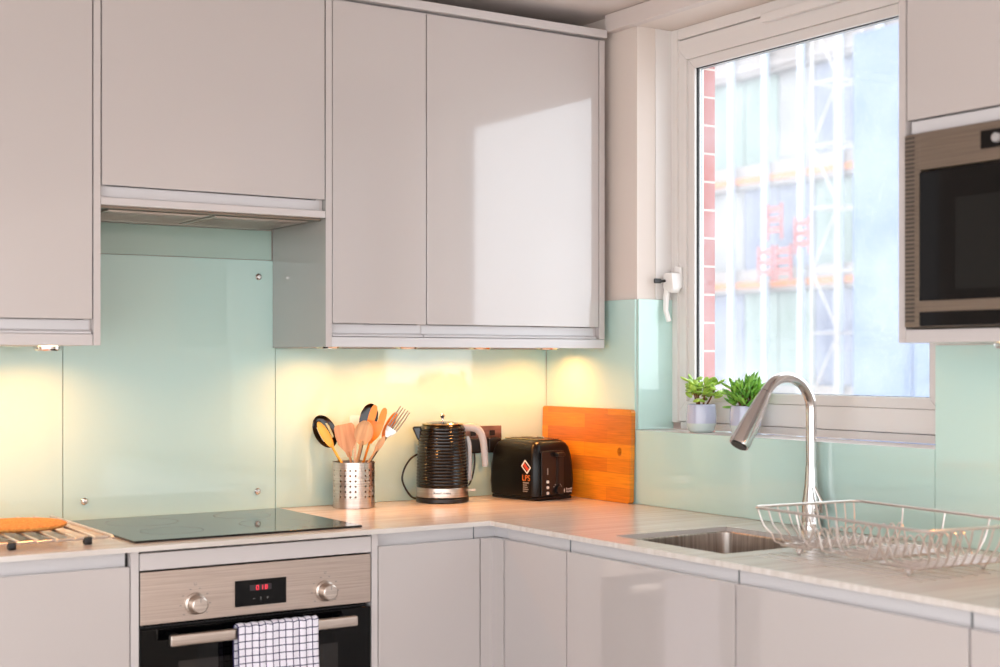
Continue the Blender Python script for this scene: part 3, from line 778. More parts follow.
# utensils: local frame = screen-right direction r, away direction v
RV = Vector((.837, -.5475, 0)); VV = Vector((.5475, .837, 0)); ZV = Vector((0, 0, 1))
def utensil(name, foot, top, label, cat, build, roll=0):
    """foot, top: (right, away, height) from the pot centre; the tool's local z runs foot->top, local x faces right"""
    O = Vector((UX, UY, .91))
    f = O+RV*foot[0]+VV*foot[1]+ZV*foot[2]; g = O+RV*top[0]+VV*top[1]+ZV*top[2]
    ez = (g-f).normalized(); ex = (RV-ez*RV.dot(ez)).normalized(); ey = ez.cross(ex)
    R = Matrix((ex, ey, ez)).transposed().to_4x4() @ Matrix.Rotation(roll, 4, 'Z')
    t = thing(name, f, label, cat); t.rotation_euler = R.to_euler()
    build(t, (g-f).length)
    return t
def outline(pts, th, bow=0, cup=0, K=8, cut=None):
    """flat blade from half-width profile [(z,w)], thickness th, curved across by cup"""
    bm = bmesh.new(); L = []
    z0, z1 = pts[0][0], pts[-1][0]
    def width(z):
        for (a, wa), (c, wc) in zip(pts, pts[1:]):
            if a <= z <= c:
                u = (z-a)/(c-a) if c > a else 0; u = u*u*(3-2*u) if 0 else u
                return wa+(wc-wa)*u
        return pts[-1][1]
    zz = sorted({round(z0+(z1-z0)*k/24, 5) for k in range(25)} | {p[0] for p in pts})
    for z in zz:
        w = max(width(z), .0006); row = []
        for k in range(K+1):
            s = -1+2*k/K
            d = cup*(1-s*s)*min(1, w/.02)
            row.append((w*s, d+bow*(z-z0)**2, z))
        L.append(row)
    F = [[bm.verts.new((x, y-th/2, z)) for x, y, z in r] for r in L]; G = [[bm.verts.new((x, y+th/2, z)) for x, y, z in r] for r in L]
    ct = lambda i, k: bool(cut) and 0 <= k < K and 0 <= i < len(L)-1 and cut(k, (zz[i]+zz[i+1])/2)
    for i in range(len(L)-1):
        for k in range(K):
            if ct(i, k):
                for c_, (p, q) in ((ct(i, k-1), ((i, k), (i+1, k))), (ct(i, k+1), ((i, k+1), (i+1, k+1))), (ct(i-1, k), ((i, k), (i, k+1))), (ct(i+1, k), ((i+1, k), (i+1, k+1)))):
                    if not c_: bm.faces.new((F[p[0]][p[1]], F[q[0]][q[1]], G[q[0]][q[1]], G[p[0]][p[1]]))
                continue
            bm.faces.new((F[i][k], F[i][k+1], F[i+1][k+1], F[i+1][k])); bm.faces.new((G[i][k], G[i+1][k], G[i+1][k+1], G[i][k+1]))
        bm.faces.new((F[i][0], F[i+1][0], G[i+1][0], G[i][0])); bm.faces.new((F[i][K], G[i][K], G[i+1][K], F[i+1][K]))
    for i in (0, len(L)-1):
        for k in range(K): bm.faces.new((F[i][k], G[i][k], G[i][k+1], F[i][k+1]))
    bmesh.ops.recalc_face_normals(bm, faces=bm.faces[:])
    b = B(); b.bm.free(); b.bm = bm; return b
def oval(z0, L, w, n=16): return [(z0+L*(1-math.cos(PI*k/n))/2, w*math.sin(PI*k/n)) for k in range(n+1)]
def spoon_b(m, w, hl, th=.004, cup=.006, hr=.006, hm=None):
    def f(t, L):
        obj('handle', B().tube([(0, 0, 0), (0, 0, L*.5), (0, 0, L-hl+.012)], [hr, hr, hr*.9], 10, flat=(1, .7)), hm or m, t, world=False)
        obj('bowl', outline(oval(L-hl, hl, w), th, cup=cup), m, t, world=False)
    return f
# large black slotted spoon (left)
def slotted(t, L):
    obj('handle', B().tube([(0, 0, 0), (0, 0, L-.085)], .0055, 10, flat=(1, .6)), M['blackplastic'], t, world=False)
    bo = obj('bowl', outline(oval(L-.1, .1, .032), .003, cup=.007, K=19, cut=lambda k, z: k in (4, 5, 9, 13, 14) and L-.074 < z < L-.028), M['black'], t, world=False)
utensil('slotted_spoon', (.02, -.01, .012), (-.105, .0, .262), 'black slotted spoon leaning out at the far left of the utensil pot', 'spoon', slotted, roll=.2)
utensil('amber_wooden_spoon', (.035, -.03, .012), (-.100, -.025, .246), 'narrow amber wooden spoon in front of the black slotted spoon', 'spoon', spoon_b(M['yellow'], .0125, .085, .004, .004, .0055), 0)
def spatula(t, L):
    obj('handle', B().tube([(0, 0, 0), (0, 0, L-.08)], .006, 10, flat=(1, .6)), M['spatula'], t, world=False)
    obj('blade', outline([(L-.095, .006), (L-.08, .010), (L-.055, .026), (L-.03, .030), (L-.008, .029), (L, .024)], .004), M['spatula'], t, world=False)
utensil('wooden_spatula', (.018, -.03, .012), (-.026, -.035, .240), 'wooden spatula with a wide flat square end in the utensil pot', 'spatula', spatula)
utensil('milky_spatula', (.0, .03, .012), (.0, .035, .262), 'milky white plastic spatula standing at the back of the utensil pot', 'spatula', lambda t, L: (obj('handle', B().tube([(0, 0, 0), (0, 0, L-.06)], .004, 8), M['clear'], t, world=False), obj('blade', outline([(L-.07, .004), (L-.05, .014), (L-.004, .016), (L, .012)], .003), M['clear'], t, world=False)))
utensil('black_ladle_spoon', (-.018, .0, .012), (.052, .012, .297), 'large black serving spoon, tallest tool in the utensil pot', 'spoon', spoon_b(M['black'], .028, .088, .003, .009, .0055, M['blackplastic']), -.35)
utensil('wooden_spoon', (-.012, -.036, .012), (.040, -.045, .250), 'round-headed wooden spoon at the front middle of the utensil pot', 'spoon', spoon_b(M['spoon'], .0265, .070, .006, .004, .0065))
def salad(t, L):
    obj('handle', B().tube([(0, 0, 0), (0, 0, L-.09)], .006, 10, flat=(1, .6)), M['orange'], t, world=False)
    b = outline([(L-.11, .005), (L-.085, .020), (L-.06, .0245), (L-.045, .0245)], .005, cup=.004)
    bb = B(); 
    for s in (-1, 1):
        q = outline([(L-.0455, .010), (L-.03, .0105), (L-.012, .009), (L-.003, .006), (L, .001)], .005); 
        me = bpy.data.meshes.new('t'); q.bm.to_mesh(me); q.bm.free(); me.transform(Matrix.Translation((s*.0145, 0, 0))); b.bm.from_mesh(me); bpy.data.meshes.remove(me)
    obj('head', b, M['orange'], t, world=False)
utensil('salad_fork', (-.006, -.02, .012), (.078, -.018, .290), 'bright orange two-pronged salad server in the utensil pot', 'salad server', salad, .1)
utensil('orange_spoon', (-.02, .01, .012), (.122, .01, .272), 'narrow orange salad spoon beside the steel fork', 'spoon', spoon_b(M['orange'], .012, .085, .004, .004, .005))
utensil('light_wooden_spoon', (-.03, -.03, .012), (.092, -.04, .205), 'plain light wooden spoon handle crossing in front of the orange spoon', 'spoon', spoon_b(M['spoon'], .009, .05, .004, .003, .005))
def fork(t, L):
    obj('handle', B().tube([(0, -.006, 0), (0, 0, L*.5), (0, .004, L-.09)], .0035, 8), M['blackplastic'], t, world=False)
    hd = outline([(L-.10, .004), (L-.085, .013), (L-.070, .017)], .002, cup=.003)
    o_ = obj('fork_base', hd, M['steel'], t, world=False)
    for k in range(5):
        x = -.0145+.00725*k
        obj('tine', B().tube([(x, .001, L-.071), (x*1.08, .002, L-.035), (x*1.1, .0, L-.003)], [.0022, .002, .0016], 8), M['chrome'], o_, world=False)
utensil('serving_fork', (-.035, .0, .012), (.150, -.005, .284), 'steel five-tined serving fork leaning out at the right of the utensil pot', 'fork', fork)

# ------------------------------------------------------------------ kettle
KX, KY = -.449, -.096
ka = math.atan2(RV.y, RV.x)
kt = thing('kettle', (KX, KY, .91), 'black ribbed electric kettle with steel band and light grey handle', 'kettle', rz=ka); kt.scale = (1.05, 1.05, 1.05)
def K(name, b, m, p=kt): return obj(name, b, m, p, world=False)
K('power_base', B().lathe([(0, .0005), (.073, .0005), (.0755, .003), (.0755, .012), (.073, .014), (0, .014)], 56), M['blackplastic'])
K('steel_band', B().lathe([(.06, .0165), (.0735, .0165), (.0740, .018), (.0738, .041), (.0732, .0425), (.06, .0425)], 56, caps=False), M['steel'])
prof = [(.0, .0145), (.070, .0145), (.072, .0165)]
prof = [(.06, .0150), (.0745, .0145), (.0745, .0163)]
K('lower_ring', B().lathe(prof+[(.06, .0163)], 56, caps=False), M['blackplastic'])
pr_ = [(.060, .043), (.0735, .043), (.0742, .046)]
z = .048; N = 18; top = .212
for k in range(N):
    u = k/N; zc = .048+(top-.048)*u; h_ = (top-.048)/N
    R0 = .0742-.0085*u**2.2-.0015*u
    pr_ += [(R0-.0016, zc), (R0, zc+h_*.25), (R0+.0004, zc+h_*.5), (R0, zc+h_*.75)]
pr_ += [(.0625, .2125), (.0600, .2165), (.056, .219), (.05, .2195)]
K('body', B().lathe(pr_, 64, caps=False), M['black'])
K('lid_rim', B().lathe([(.045, .2196), (.0590, .2196), (.0595, .2215), (.0575, .2235), (.045, .2240)], 56, caps=False), mat('gold_chrome', 'CDB58C', .15, 1))
ld = K('lid', B().lathe([(0, .221), (.0445, .221), (.0445, .2245), (.03, .2275), (.012, .2288), (0, .229)], 48), M['black'])
kn = K('lid_knob', B().lathe([(0, .2287), (.006, .2287), (.0045, .232), (.004, .237), (.0065, .242), (.0075, .246), (.005, .2505), (0, .252)], 24), M['chrome'], ld)
K('spout', B().prism([(-.040, .216), (-.086, .214), (-.084, .206), (-.071, .176), (-.060, .170), (-.040, .176)], 1, -.017, .017, .006), M['black'])
hpts = [(.048, 0, .205), (.062, 0, .2105), (.080, 0, .2115), (.098, 0, .207), (.110, 0, .193), (.1165, 0, .170), (.1195, 0, .140), (.1215, 0, .112), (.1215, 0, .100)]
def smoothpts(p, n=5):
    p = [Vector(q) for q in p]; out = []
    for i in range(len(p)-1):
        a, b_, c, d = p[max(i-1, 0)], p[i], p[i+1], p[min(i+2, len(p)-1)]
        for k in range(n):
            t_ = k/n; out.append(.5*((2*b_)+(c-a)*t_+(2*a-5*b_+4*c-d)*t_*t_+(3*b_-a-3*c+d)*t_**3))
    out.append(p[-1]); return out
sp_ = smoothpts(hpts)
K('handle', B().tube(sp_, [.0105-.004*i/len(sp_) for i in range(len(sp_))], 16, flat=(.75, 1.25)), M['greyhandle'])
K('water_window', B().tube(smoothpts([(.070, 0, .185), (.0765, 0, .16), (.0775, 0, .11), (.0765, 0, .06)]), .004, 8, flat=(1, 1.6)), M['greyhandle'])
K('switch', B().box(.073, .094, -.008, .008, .030, .036, .002), M['clear'])
cord = smoothpts([(-.070, .01, .008), (-.086, .002, .012), (-.104, .000, .035), (-.114, -.004, .065), (-.106, .000, .098), (-.085, .010, .126), (-.050, .030, .14), (-.02, .045, .14)], 6)
text('brand', 'Russell Hobbs', .0085, M['blackplastic'], kt, frameM((.002, -.0745, .030), (1, 0, 0), (0, 0, 1)))
cbl = []
# cord runs behind the kettle to the socket
K('cord', B().tube(cord, .0028, 8), M['blackplastic'])

# wall socket with plugs
sw = thing('wall_socket', (-.255, -.009, 1.088), 'bronzed steel double wall socket behind the kettle handle', 'socket')
obj('plate', B().box(-.325, -.184, -.0145, -.009, 1.048, 1.128, .002), M['copper'], sw)
obj('socket_insert', B().box(-.315, -.194, -.0158, -.0146, 1.054, 1.092, .0005), M['blackplastic'], sw)
for x in (-.29, -.22): obj('rocker', B().box(x-.009, x+.009, -.0185, -.0150, 1.098, 1.114, .001), M['blackplastic'], sw)
for x, lab in ((-.292, 'black plug of the kettle in the left of the double socket'), (-.220, 'black plug next to the toaster in the right of the double socket')):
    p = thing('power_plug', (x, -.03, 1.06), lab, 'plug')
    obj('plug_body', B().box(x-.024, x+.024, -.0345, -.0162, 1.045, 1.091, .005), M['blackplastic'], p)
    x2 = x
    if x < -.25: ps = [(x, -.026, 1.046), (x+.001, -.026, 1.02), (x-.004, -.026, .985), (x-.022, -.03, .95), (x-.05, -.02, .93)]
    else: ps = [(x, -.026, 1.046), (x+.002, -.024, 1.02), (x+.012, -.016, .96), (x+.03, -.014, .925)]
    obj('cord', B().tube(smoothpts(ps), .0028, 8), M['blackplastic'], p)

# ------------------------------------------------------------------ toaster
ts = thing('toaster', (-.154, -.137, .91), 'black two-slice toaster with orange logo sticker in front of the chopping board', 'toaster', rz=math.radians(8))
def T_(name, b, m, p=ts): return obj(name, b, m, p, world=False)
def toaster_shell(m_, ex=0, th=0):
    """loft of rounded rectangles: bulging body with a domed top"""
    bm = bmesh.new(); rings = []
    prof = [(.010, .078, .101), (.014, .083, .106), (.05, .0855, .1085), (.10, .0835, .1065), (.135, .080, .103), (.158, .075, .098), (.170, .069, .092), (.177, .060, .083), (.180, .050, .073)]
    for z, hx, hy in prof:
        rings.append([bm.verts.new((x, y, z)) for x, y in rrect(-hx, hx, -hy, hy, .022, 6)])
    for a, c in zip(rings, rings[1:]):
        for k in range(len(a)): bm.faces.new((a[k], a[(k+1) % len(a)], c[(k+1) % len(a)], c[k]))
    bm.faces.new(rings[0][::-1]); bm.faces.new(rings[-1])
    bmesh.ops.recalc_face_normals(bm, faces=bm.faces[:])
    b = B(); b.bm.free(); b.bm = bm; return b
T_('shell', toaster_shell(0), mat('toaster_plastic', '0D0C0D', .28, spec=.3))
T_('base_tray', B().box(-.076, .076, -.099, .099, .0006, .0098, .003), M['blackplastic'])
tpp = T_('slot_plate', B().box(-.046, .046, -.076, .072, .1802, .1835, .0015), mat('gold_steel', 'C9B48E', .2, 1))
for x in (-.022, .022): T_('bread_slot', B().box(x-.012, x+.012, -.066, .060, .1836, .1842, 0), M['dark'], tpp)
T_('lifter', B().tube([(-.004, -.06, .1845), (-.004, -.058, .189), (-.004, -.03, .189), (-.004, -.028, .1845)], .0015, 8), M['chrome'], tpp)
# control end faces the camera (-y)
fc = T_('end_plate', B().box(-.062, .030, -.1125, -.1075, .016, .150, .004), M['blackplastic'])
T_('lever_track', B().box(-.002, .010, -.1135, -.1124, .045, .140, .001), M['dark'], fc)
T_('lever', B().box(-.012, .020, -.132, -.1135, .132, .144, .004), M['chrome'] if 0 else M['blackplastic'])
for k, z in enumerate((.055, .038, .021)): T_('button', B().lathe([(0, 0), (.0048, 0), (.0045, .003), (0, .0035)], 20, mtx=Matrix.Translation((-.038, -.1126, z+.002)) @ Matrix.Rotation(PI/2, 4, 'X')), M['white_print'])
T_('indicator_window', B().box(-.040, -.035, -.1132, -.1124, .078, .098, .0005), M['grey_print'])
T_('browning_dial', B().lathe([(0, 0), (.013, 0), (.012, .010), (0, .011)], 28, mtx=Matrix.Translation((.004, -.1127, .032)) @ Matrix.Rotation(PI/2, 4, 'X')), M['blackplastic'])
b = B()
for a in range(30, 151, 24): th = math.radians(a+180-0); b.box(.004+.018*math.cos(math.radians(a))-.0011, .004+.018*math.cos(math.radians(a))+.0011, -.1132, -.1126, .032+.018*math.sin(math.radians(a))-.0011, .032+.018*math.sin(math.radians(a))+.0011, 0)
T_('dial_marks', b, M['white_print'])
MT = frameM((.058, -.1090, .026), (1, 0, 0), (0, 0, 1))
text('brand_upper', 'Russell', .0088, M['white_print'], ts, frameM((.054, -.1093, .0315), (1, 0, 0), (0, 0, 1)))
text('brand_lower', 'Hobbs', .0088, M['white_print'], ts, frameM((.054, -.1093, .0235), (1, 0, 0), (0, 0, 1)))
T_('brand_mark', B().prism([(.033, .027), (.0355, .034), (.038, .027), (.0355, .020)], 1, -.1096, -.1086, 0), M['white_print'])
# sticker on the long left side (-x), towards the near corner
SX = -.0862
b = B(); 
def side(pts, m, name, x=SX, d=.0006): return T_(name, B().prism(pts, 0, x-d, x, 0), m)
def rot45(cy, cz, hw, hh, a=.72):
    c, s = math.cos(a), math.sin(a); return [(cy+u*c-v*s, cz+u*s+v*c) for u, v in ((-hw, -hh), (hw, -hh), (hw, hh), (-hw, hh))]
SYc = -.070
def mir(p): return [(2*SYc-y, z) for y, z in p]
T_('logo_diamond', B().prism(rot45(SYc, .102, .0175, .013), 0, SX-.0006, SX), M['white_print'])
T_('logo_centre', B().prism(rot45(SYc, .102, .0137, .0097), 0, SX-.0009, SX-.0003), M['blackplastic'])
T_('logo_stripe', B().prism(rot45(SYc, .102, .013, .005), 0, SX-.0012, SX-.0006), M['red_print'])
text('sticker_word', 'LPS', .025, M['orange_print'], ts, frameM((SX-.0002, SYc, .068), (0, -1, 0), (0, 0, 1)))
b = B()
for k, w in enumerate((.026, .018, .021, .024, .020)):
    z = .052-.0062*k; b.box(SX-.0006, SX, SYc+.014-w, SYc+.014, z, z+(.0042 if k == 0 else .003), 0)
T_('sticker_lines', b, M['grey_print'])

# ------------------------------------------------------------------ chopping board
tilt = math.radians(1.4)
cb = thing('chopping_board', (-.0245, -.240, .9108), 'orange-brown striped wooden chopping board leaning on the splashback beside the window', 'chopping board')
cb.rotation_euler = (0, tilt, 0)
def boardmesh():
    pts = rrect(-.227, .226, 0, .276, .010, 5)
    hole = [(-.175+.010*math.cos(a), .150+.013*math.sin(a)) for a in [2*PI*k/24 for k in range(24)]]
    bm = bmesh.new(); 
    def loop(p, x): return [bm.verts.new((x, y, z)) for y, z in p]
    es = []
    for x in (-.008, .008):
        for p in (pts, hole):
            L = loop(p, x); es.append((x, L))
    for x in (-.008, .008):
        edges = []
        for xx, L in es:
            if xx == x: edges += [bm.edges.new((L[i], L[(i+1) % len(L)])) for i in range(len(L))]
        bmesh.ops.triangle_fill(bm, use_beauty=True, edges=edges)
    for (xa, A), (xb, C_) in ((es[0], es[2]), (es[1], es[3])):
        for i in range(len(A)): bm.faces.new((A[i], A[(i+1) % len(A)], C_[(i+1) % len(A)], C_[i]))
    bmesh.ops.recalc_face_normals(bm, faces=bm.faces[:])
    b = B(); b.bm.free(); b.bm = bm; return b
obj('board', boardmesh(), M['board'], cb, world=False)
# ------------------------------------------------------------------ plants on the sill
def pot(x, y, label, name):
    t = thing(name, (x, y, SIL), label, 'plant'); t.scale = (1.12, 1.12, 1.12)
    obj('pot', B().lathe([(0, .0006), (.027, .0006), (.033, .006), (.0375, .024)], 36, caps=False), M['pot_low'], t, world=False)
    p2 = obj('pot_glaze', B().lathe([(.0375, .024), (.0385, .040), (.0372, .060), (.0355, .071), (.0335, .072), (.0335, .060)], 36, caps=False), M['pot_top'], t, world=False)
    obj('soil', B().lathe([(0, .060), (.0333, .060)], 24, caps=False), M['soil'], t, world=False)
    return t
t = pot(.058, -.680, 'small succulent with round pale green leaves in a lilac pot on the sill', 'jade_plant')
sb = B(); lb = B()
def leaf(b, pos, d, L, w, th=.0035):
    d = Vector(d).normalized(); side_ = d.cross(ZV); side_ = side_.normalized() if side_.length > .1 else Vector((1, 0, 0)); up_ = side_.cross(d)
    m = Matrix((side_, d, up_)).transposed().to_4x4(); m.translation = Vector(pos)+d*L*.5
    tt = bmesh.new(); bmesh.ops.create_uvsphere(tt, u_segments=10, v_segments=7, radius=1)
    for v in tt.verts:
        k = 1-.35*(-v.co.y+1)/2
        v.co = Vector((v.co.x*w*k, v.co.y*L*.5, v.co.z*th+.2*th*v.co.y**2))
    tt.transform(m); b._merge(tt)
random.seed(11)
ends = []
for (a, ln, out) in ((0, .050, .012), (1.2, .058, .030), (2.3, .055, .022), (3.5, .045, .030), (4.7, .060, .016), (5.6, .050, .034)):
    p0 = Vector((.006*math.cos(a), .006*math.sin(a), .058)); p2 = Vector((out*math.cos(a), out*math.sin(a), .060+ln))
    p1 = (p0+p2)/2+Vector((0, 0, -.004))
    sb.tube([p0, p1, p2], [.0028, .0023, .0016], 7); ends.append((p2, a))
for p, a in ends:
    for k in range(12):
        b_ = a+random.uniform(-1.9, 1.9); el = random.uniform(-.5, 1.1)
        leaf(lb, p+Vector((random.uniform(-.010, .010), random.uniform(-.010, .010), random.uniform(-.024, .014))), (math.cos(b_)*math.cos(el), math.sin(b_)*math.cos(el), math.sin(el)), random.uniform(.020, .028), random.uniform(.0090, .0125))
obj('stems', sb, M['stem'], t, world=False); obj('leaves', lb, M['leaf1'], t, world=False)
t = pot(.066, -.852, 'small bushy plant with upright finger leaves in a lilac pot behind the tap spray', 'finger_jade_plant')
sb = B(); lb = B()
for k in range(22):
    a = k*2.4; out = .034*math.sqrt((k+.5)/22); ln = random.uniform(.035, .064)
    p0 = Vector((.3*out*math.cos(a), .3*out*math.sin(a), .058)); p2 = Vector((out*math.cos(a), out*math.sin(a), .060+ln))
    sb.tube([p0, (p0+p2)/2, p2], [.0022, .0018, .0014], 6)
    for j in range(7):
        b_ = a+random.uniform(-1.6, 1.6); el = random.uniform(.35, 1.4) if out < .028 else random.uniform(-.1, 1.1)
        leaf(lb, p2+Vector((0, 0, random.uniform(-.03, .006))), (math.cos(b_)*math.cos(el), math.sin(b_)*math.cos(el), math.sin(el)), random.uniform(.028, .040), .0042, .0034)
obj('stems', sb, M['stem'], t, world=False); obj('leaves', lb, M['leaf2'], t, world=False)

# ------------------------------------------------------------------ dish rack
dk = thing('dish_rack', (-.323, -1.702, .91), 'steel wire dish drying rack standing on the drainer right of the sink', 'dish rack', rz=math.radians(-5.6))
# local frame: x = towards the wall, y = towards the camera side negative
LX, LY, HT = .15, .262, .098
def D(name, b): return obj(name, b, M['wire'], dk, world=False)
rp = rrect(-LX, LX, -LY, LY, .022, 5)
D('rim', B().tube([(x, y, HT) for x, y in rp], .0032, 10, closed=True))
BX, BY0, BY1, BZ = .118, -.205, .205, .022
for x in (-BX, -BX/3, BX/3, BX): pass
for y in (BY1-.0, .055, -.055, BY0):
    D('base_rod', B().tube([(-BX, y, BZ-.003), (BX, y, BZ-.003)], .0026, 8))
for x in (-BX, BX): 
    D('side_rod', B().tube([(x, BY1, BZ-.003), (x, BY1-.10, BZ-.003)] , .0026, 8)); D('side_rod', B().tube([(x, BY0, BZ-.003), (x, BY0+.10, BZ-.003)], .0026, 8))
nW = 11
for k in range(nW):
    x = -BX+2*BX*k/(nW-1); xr = -LX*.92+2*LX*.92*k/(nW-1)
    z = BZ
    pts = [(xr, LY-.0005, HT-.002), (xr*.6+x*.4, LY-.013, HT-.040), (x, LY-.024, z+.018), (x, LY-.034, z+.004), (x, LY-.050, z)]
    pts += [(x, .13, z), (x, .115, z+.006), (x, .100, z+.035), (x, .090, z+.044), (x, .080, z+.035), (x, .070, z+.006), (x, .055, z)]
    pts += [(x, -.055, z), (x, -.070, z+.006), (x, -.080, z+.035), (x, -.090, z+.044), (x, -.100, z+.035), (x, -.115, z+.006), (x, -.13, z)]
    pts += [(x, -LY+.050, z), (x, -LY+.034, z+.004), (x, -LY+.024, z+.018), (xr*.6+x*.4, -LY+.013, HT-.040), (xr, -LY+.0005, HT-.002)]
    D('long_wire', B().tube(smoothpts(pts, 3), .0020, 6))
for y in (-.135, -.01, .115):
    for s in (-1, 1):
        D('side_upright', B().tube(smoothpts([(s*LX, y, HT-.001), (s*(LX-.008), y*.97, .06), (s*(BX+.006), y*.94, BZ+.006), (s*(BX-.01), y*.93, BZ)], 4), .0020, 6))
D('cross_tie', B().tube([(-BX, .13, BZ-.003), (BX, .13, BZ-.003)], .0020, 6)); D('cross_tie', B().tube([(-BX, -.13, BZ-.003), (BX, -.13, BZ-.003)], .0020, 6))
for sx in (-1, 1):
    for y in (.165, -.165):
        D('foot', B().tube([(sx*.10, y+.010, BZ-.002), (sx*.10, y+.008, .009), (sx*.10, y, .0045), (sx*.10, y-.008, .009), (sx*.10, y-.010, BZ-.002)], .0026, 8).sphere((sx*.10, y, .0062), .0058))

# ------------------------------------------------------------------ outside
ext = lambda n, c, r=.7: mat(n, c, r)
E = dict(pale=ext('ext_pale_cladding', '8A8887'), mull=ext('ext_mullion', 'B4BECA'), gl=ext('ext_green_glazing', '76847C', .3), gl2=ext('ext_grey_glazing', '6A6E80', .3),
         conc=ext('ext_concrete', '857C78'), orange=ext('ext_orange_rail', 'B0662F'), red=ext('ext_red_barrier', 'A65650'), blue=ext('ext_blue_sheeting', '5A6A88'), blued=ext('ext_blue_seam', '4A5A78'), scaf=ext('ext_scaffold', 'A59E9A'), dark=ext('ext_dark_openings', '8C94A6'))
XF = 26
bl = thing('office_building', (XF, 25, -12), 'pale glass-fronted building under construction across the street', 'building')
Z0, Z1 = -12, 16
obj('structure_core', B().box(XF+.6, XF+8, 19, 34, Z0, Z1, 0), E['pale'], bl)
SL = [-7.0, -3.4, .1, 3.4, 6.4, 9.6, 13]
for i, z in enumerate(SL):
    obj('floor_slab', B().box(XF-.25, XF+.6, 21, 34, z-.10, z+.55, 0), E['conc'], bl)
    obj('slab_edge', B().box(XF-.32, XF-.255, 21, 34, z+.02, z+.20, 0), E['orange'] if i in (3, 4) else E['conc'], bl)
for i, (za, zb) in enumerate(zip(SL, SL[1:])):
    y = 32.72; k = 0
    while y > 22.6:
        m = E['gl'] if (i*3+k) % 5 in (0, 1) else (E['gl2'] if (i+k) % 3 else E['pale'])
        obj('glazing_panel', B().box(XF+.1, XF+.2, y-1.38, y-.02, za+.56, zb-.11, 0), m, bl)
        y -= 1.4; k += 1
for k in range(9):
    y = 32.72-1.4*k
    obj('mullion', B().box(XF-.5, XF-.33, y-.07, y+.07, Z0, Z1, .02), E['mull'], bl)
for y, z in ((25.1, 3.6), (24.4, 3.6), (24.75, 4.75), (25.6, -.3), (26.3, -.3), (23.7, 4.3)):
    r_ = thing('barrier', (XF-1.0, y, z), 'blurred red barrier on the building site', 'barrier', group='red barriers on the building site')
    bb = B(); 
    for q in range(3): bb.box(XF-1.02, XF-.98, y-.28, y+.28, z+.1+.28*q, z+.25+.28*q, .01)
    obj('rails', bb, E['red'], r_); obj('posts', B().box(XF-1.03, XF-.97, y-.30, y-.24, z-.1, z+.9, .01).box(XF-1.03, XF-.97, y+.24, y+.30, z-.1, z+.9, .01), E['red'], r_)
sc_ = thing('scaffold_tower', (XF-3, 20.4, -12), 'pale scaffolding tower beside the building under construction', 'scaffolding')
SX0, SX1, SY0_, SY1_ = XF-3.6, XF-2.8, 19.95, 20.8
for x in (SX0, SX1):
    for y in (SY0_, SY1_): obj('standard', B().tube([(x, y, -12), (x, y, 15)], .035, 6), E['scaf'], sc_)
lg = B()
for k in range(18):
    z = -11.5+1.5*k
    lg.tube([(SX0, SY0_, z), (SX0, SY1_, z)], .022, 6); lg.tube([(SX1, SY0_, z), (SX1, SY1_, z)], .022, 6); lg.tube([(SX0, SY0_, z), (SX1, SY0_, z)], .022, 6); lg.tube([(SX0, SY1_, z), (SX1, SY1_, z)], .022, 6)
    a, c = (SY0_, SY1_) if k % 2 else (SY1_, SY0_)
    lg.tube([(SX0, a, z), (SX0, c, z+1.5)], .022, 6)
obj('ledgers', lg, E['scaf'], sc_)
bs = thing('sheeted_building', (18, 12, -12), 'blue-grey sheeted building at the right of the window view', 'building')
obj('sheeting', B().box(18, 24, 10.5, 15.4, -12, 7.6, 0), E['blue'], bs)
obj('seam', B().box(17.95, 17.998, 13.95, 14.12, -12, 7.6, 0), E['blued'], bs)
gr = struct('ground_outside', B().box(.5, 60, -30, 60, -12.2, -12, 0), ext('ext_ground', 'B8B4B0'))

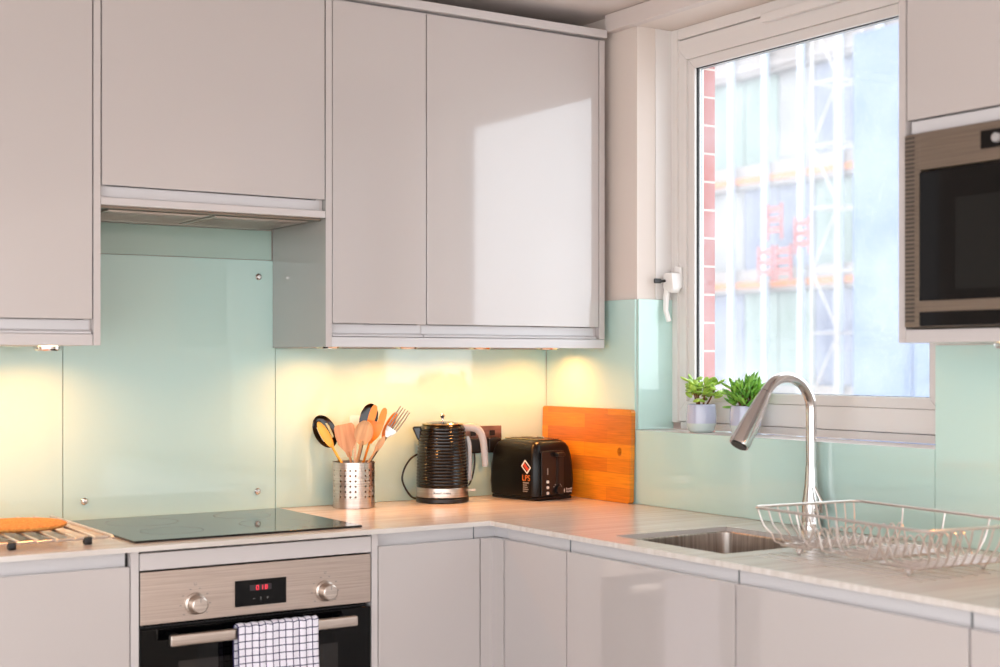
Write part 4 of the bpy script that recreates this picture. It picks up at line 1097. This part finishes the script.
# ------------------------------------------------------------------ light
w = bpy.data.worlds.new('overcast'); SC.world = w; w.use_nodes = True
nt = w.node_tree; bg = nt.nodes['Background']
tc = nt.nodes.new('ShaderNodeTexCoord'); sp3 = nt.nodes.new('ShaderNodeSeparateXYZ'); rp_ = nt.nodes.new('ShaderNodeValToRGB')
nt.links.new(tc.outputs['Generated'], sp3.inputs[0]); mr = nt.nodes.new('ShaderNodeMapRange'); mr.inputs['From Min'].default_value = -1
nt.links.new(sp3.outputs['Z'], mr.inputs['Value']); nt.links.new(mr.outputs[0], rp_.inputs['Fac'])
e = rp_.color_ramp.elements; e[0].position = .44; e[0].color = (.82, .79, .77, 1); e[1].position = .56; e[1].color = (.92, .96, 1.0, 1)
nt.links.new(rp_.outputs['Color'], bg.inputs['Color']); bg.inputs['Strength'].default_value = 2.6

def ceiling_lamp(x, y, p=14):
    t = thing('ceiling_downlight', (x, y, CZ), 'round recessed ceiling downlight behind the camera', 'light', group='ceiling downlights')
    obj('trim_ring', B().lathe([(.035, -.001), (.05, -.001), (.05, -.005), (.035, -.008)], 28, at=(x, y, CZ), caps=False), M['white'], t)
    obj('lamp_lens', B().lathe([(0, -.002), (.034, -.002)], 24, at=(x, y, CZ), caps=False), M['lamp'], t)
    l = bpy.data.lights.new('ceiling_light', 'AREA'); l.shape = 'DISK'; l.size = .07; l.energy = p; l.color = (1, .84, .66)
    o = bpy.data.objects.new('ceiling_light', l); COL.objects.link(o); o.location = (x, y, CZ-.012)

# ------------------------------------------------------------------ camera
cam = bpy.data.cameras.new('camera'); co = bpy.data.objects.new('camera', cam); COL.objects.link(co)
co.location = (-2.6339, -3.7499, 1.33)
yaw = math.radians(56.805)            # heading from +X
co.rotation_euler = (PI/2, 0, yaw-PI/2)
cam.sensor_width = 36; cam.lens = 1423/1000*36; cam.shift_y = .0275; cam.clip_start = .05
cam.dof.use_dof = True; cam.dof.focus_distance = 4.1; cam.dof.aperture_fstop = 3.2
SC.camera = co
vs = SC.view_settings; vs.view_transform = 'Standard'; vs.look = 'None'; vs.exposure = .74; vs.gamma = 1; vs.use_curve_mapping = False
SC.display_settings.display_device = 'sRGB'
SC.cycles.max_bounces = 10; SC.cycles.transparent_max_bounces = 12; SC.cycles.caustics_reflective = False; SC.cycles.caustics_refractive = False
SC.cycles.sample_clamp_indirect = 6
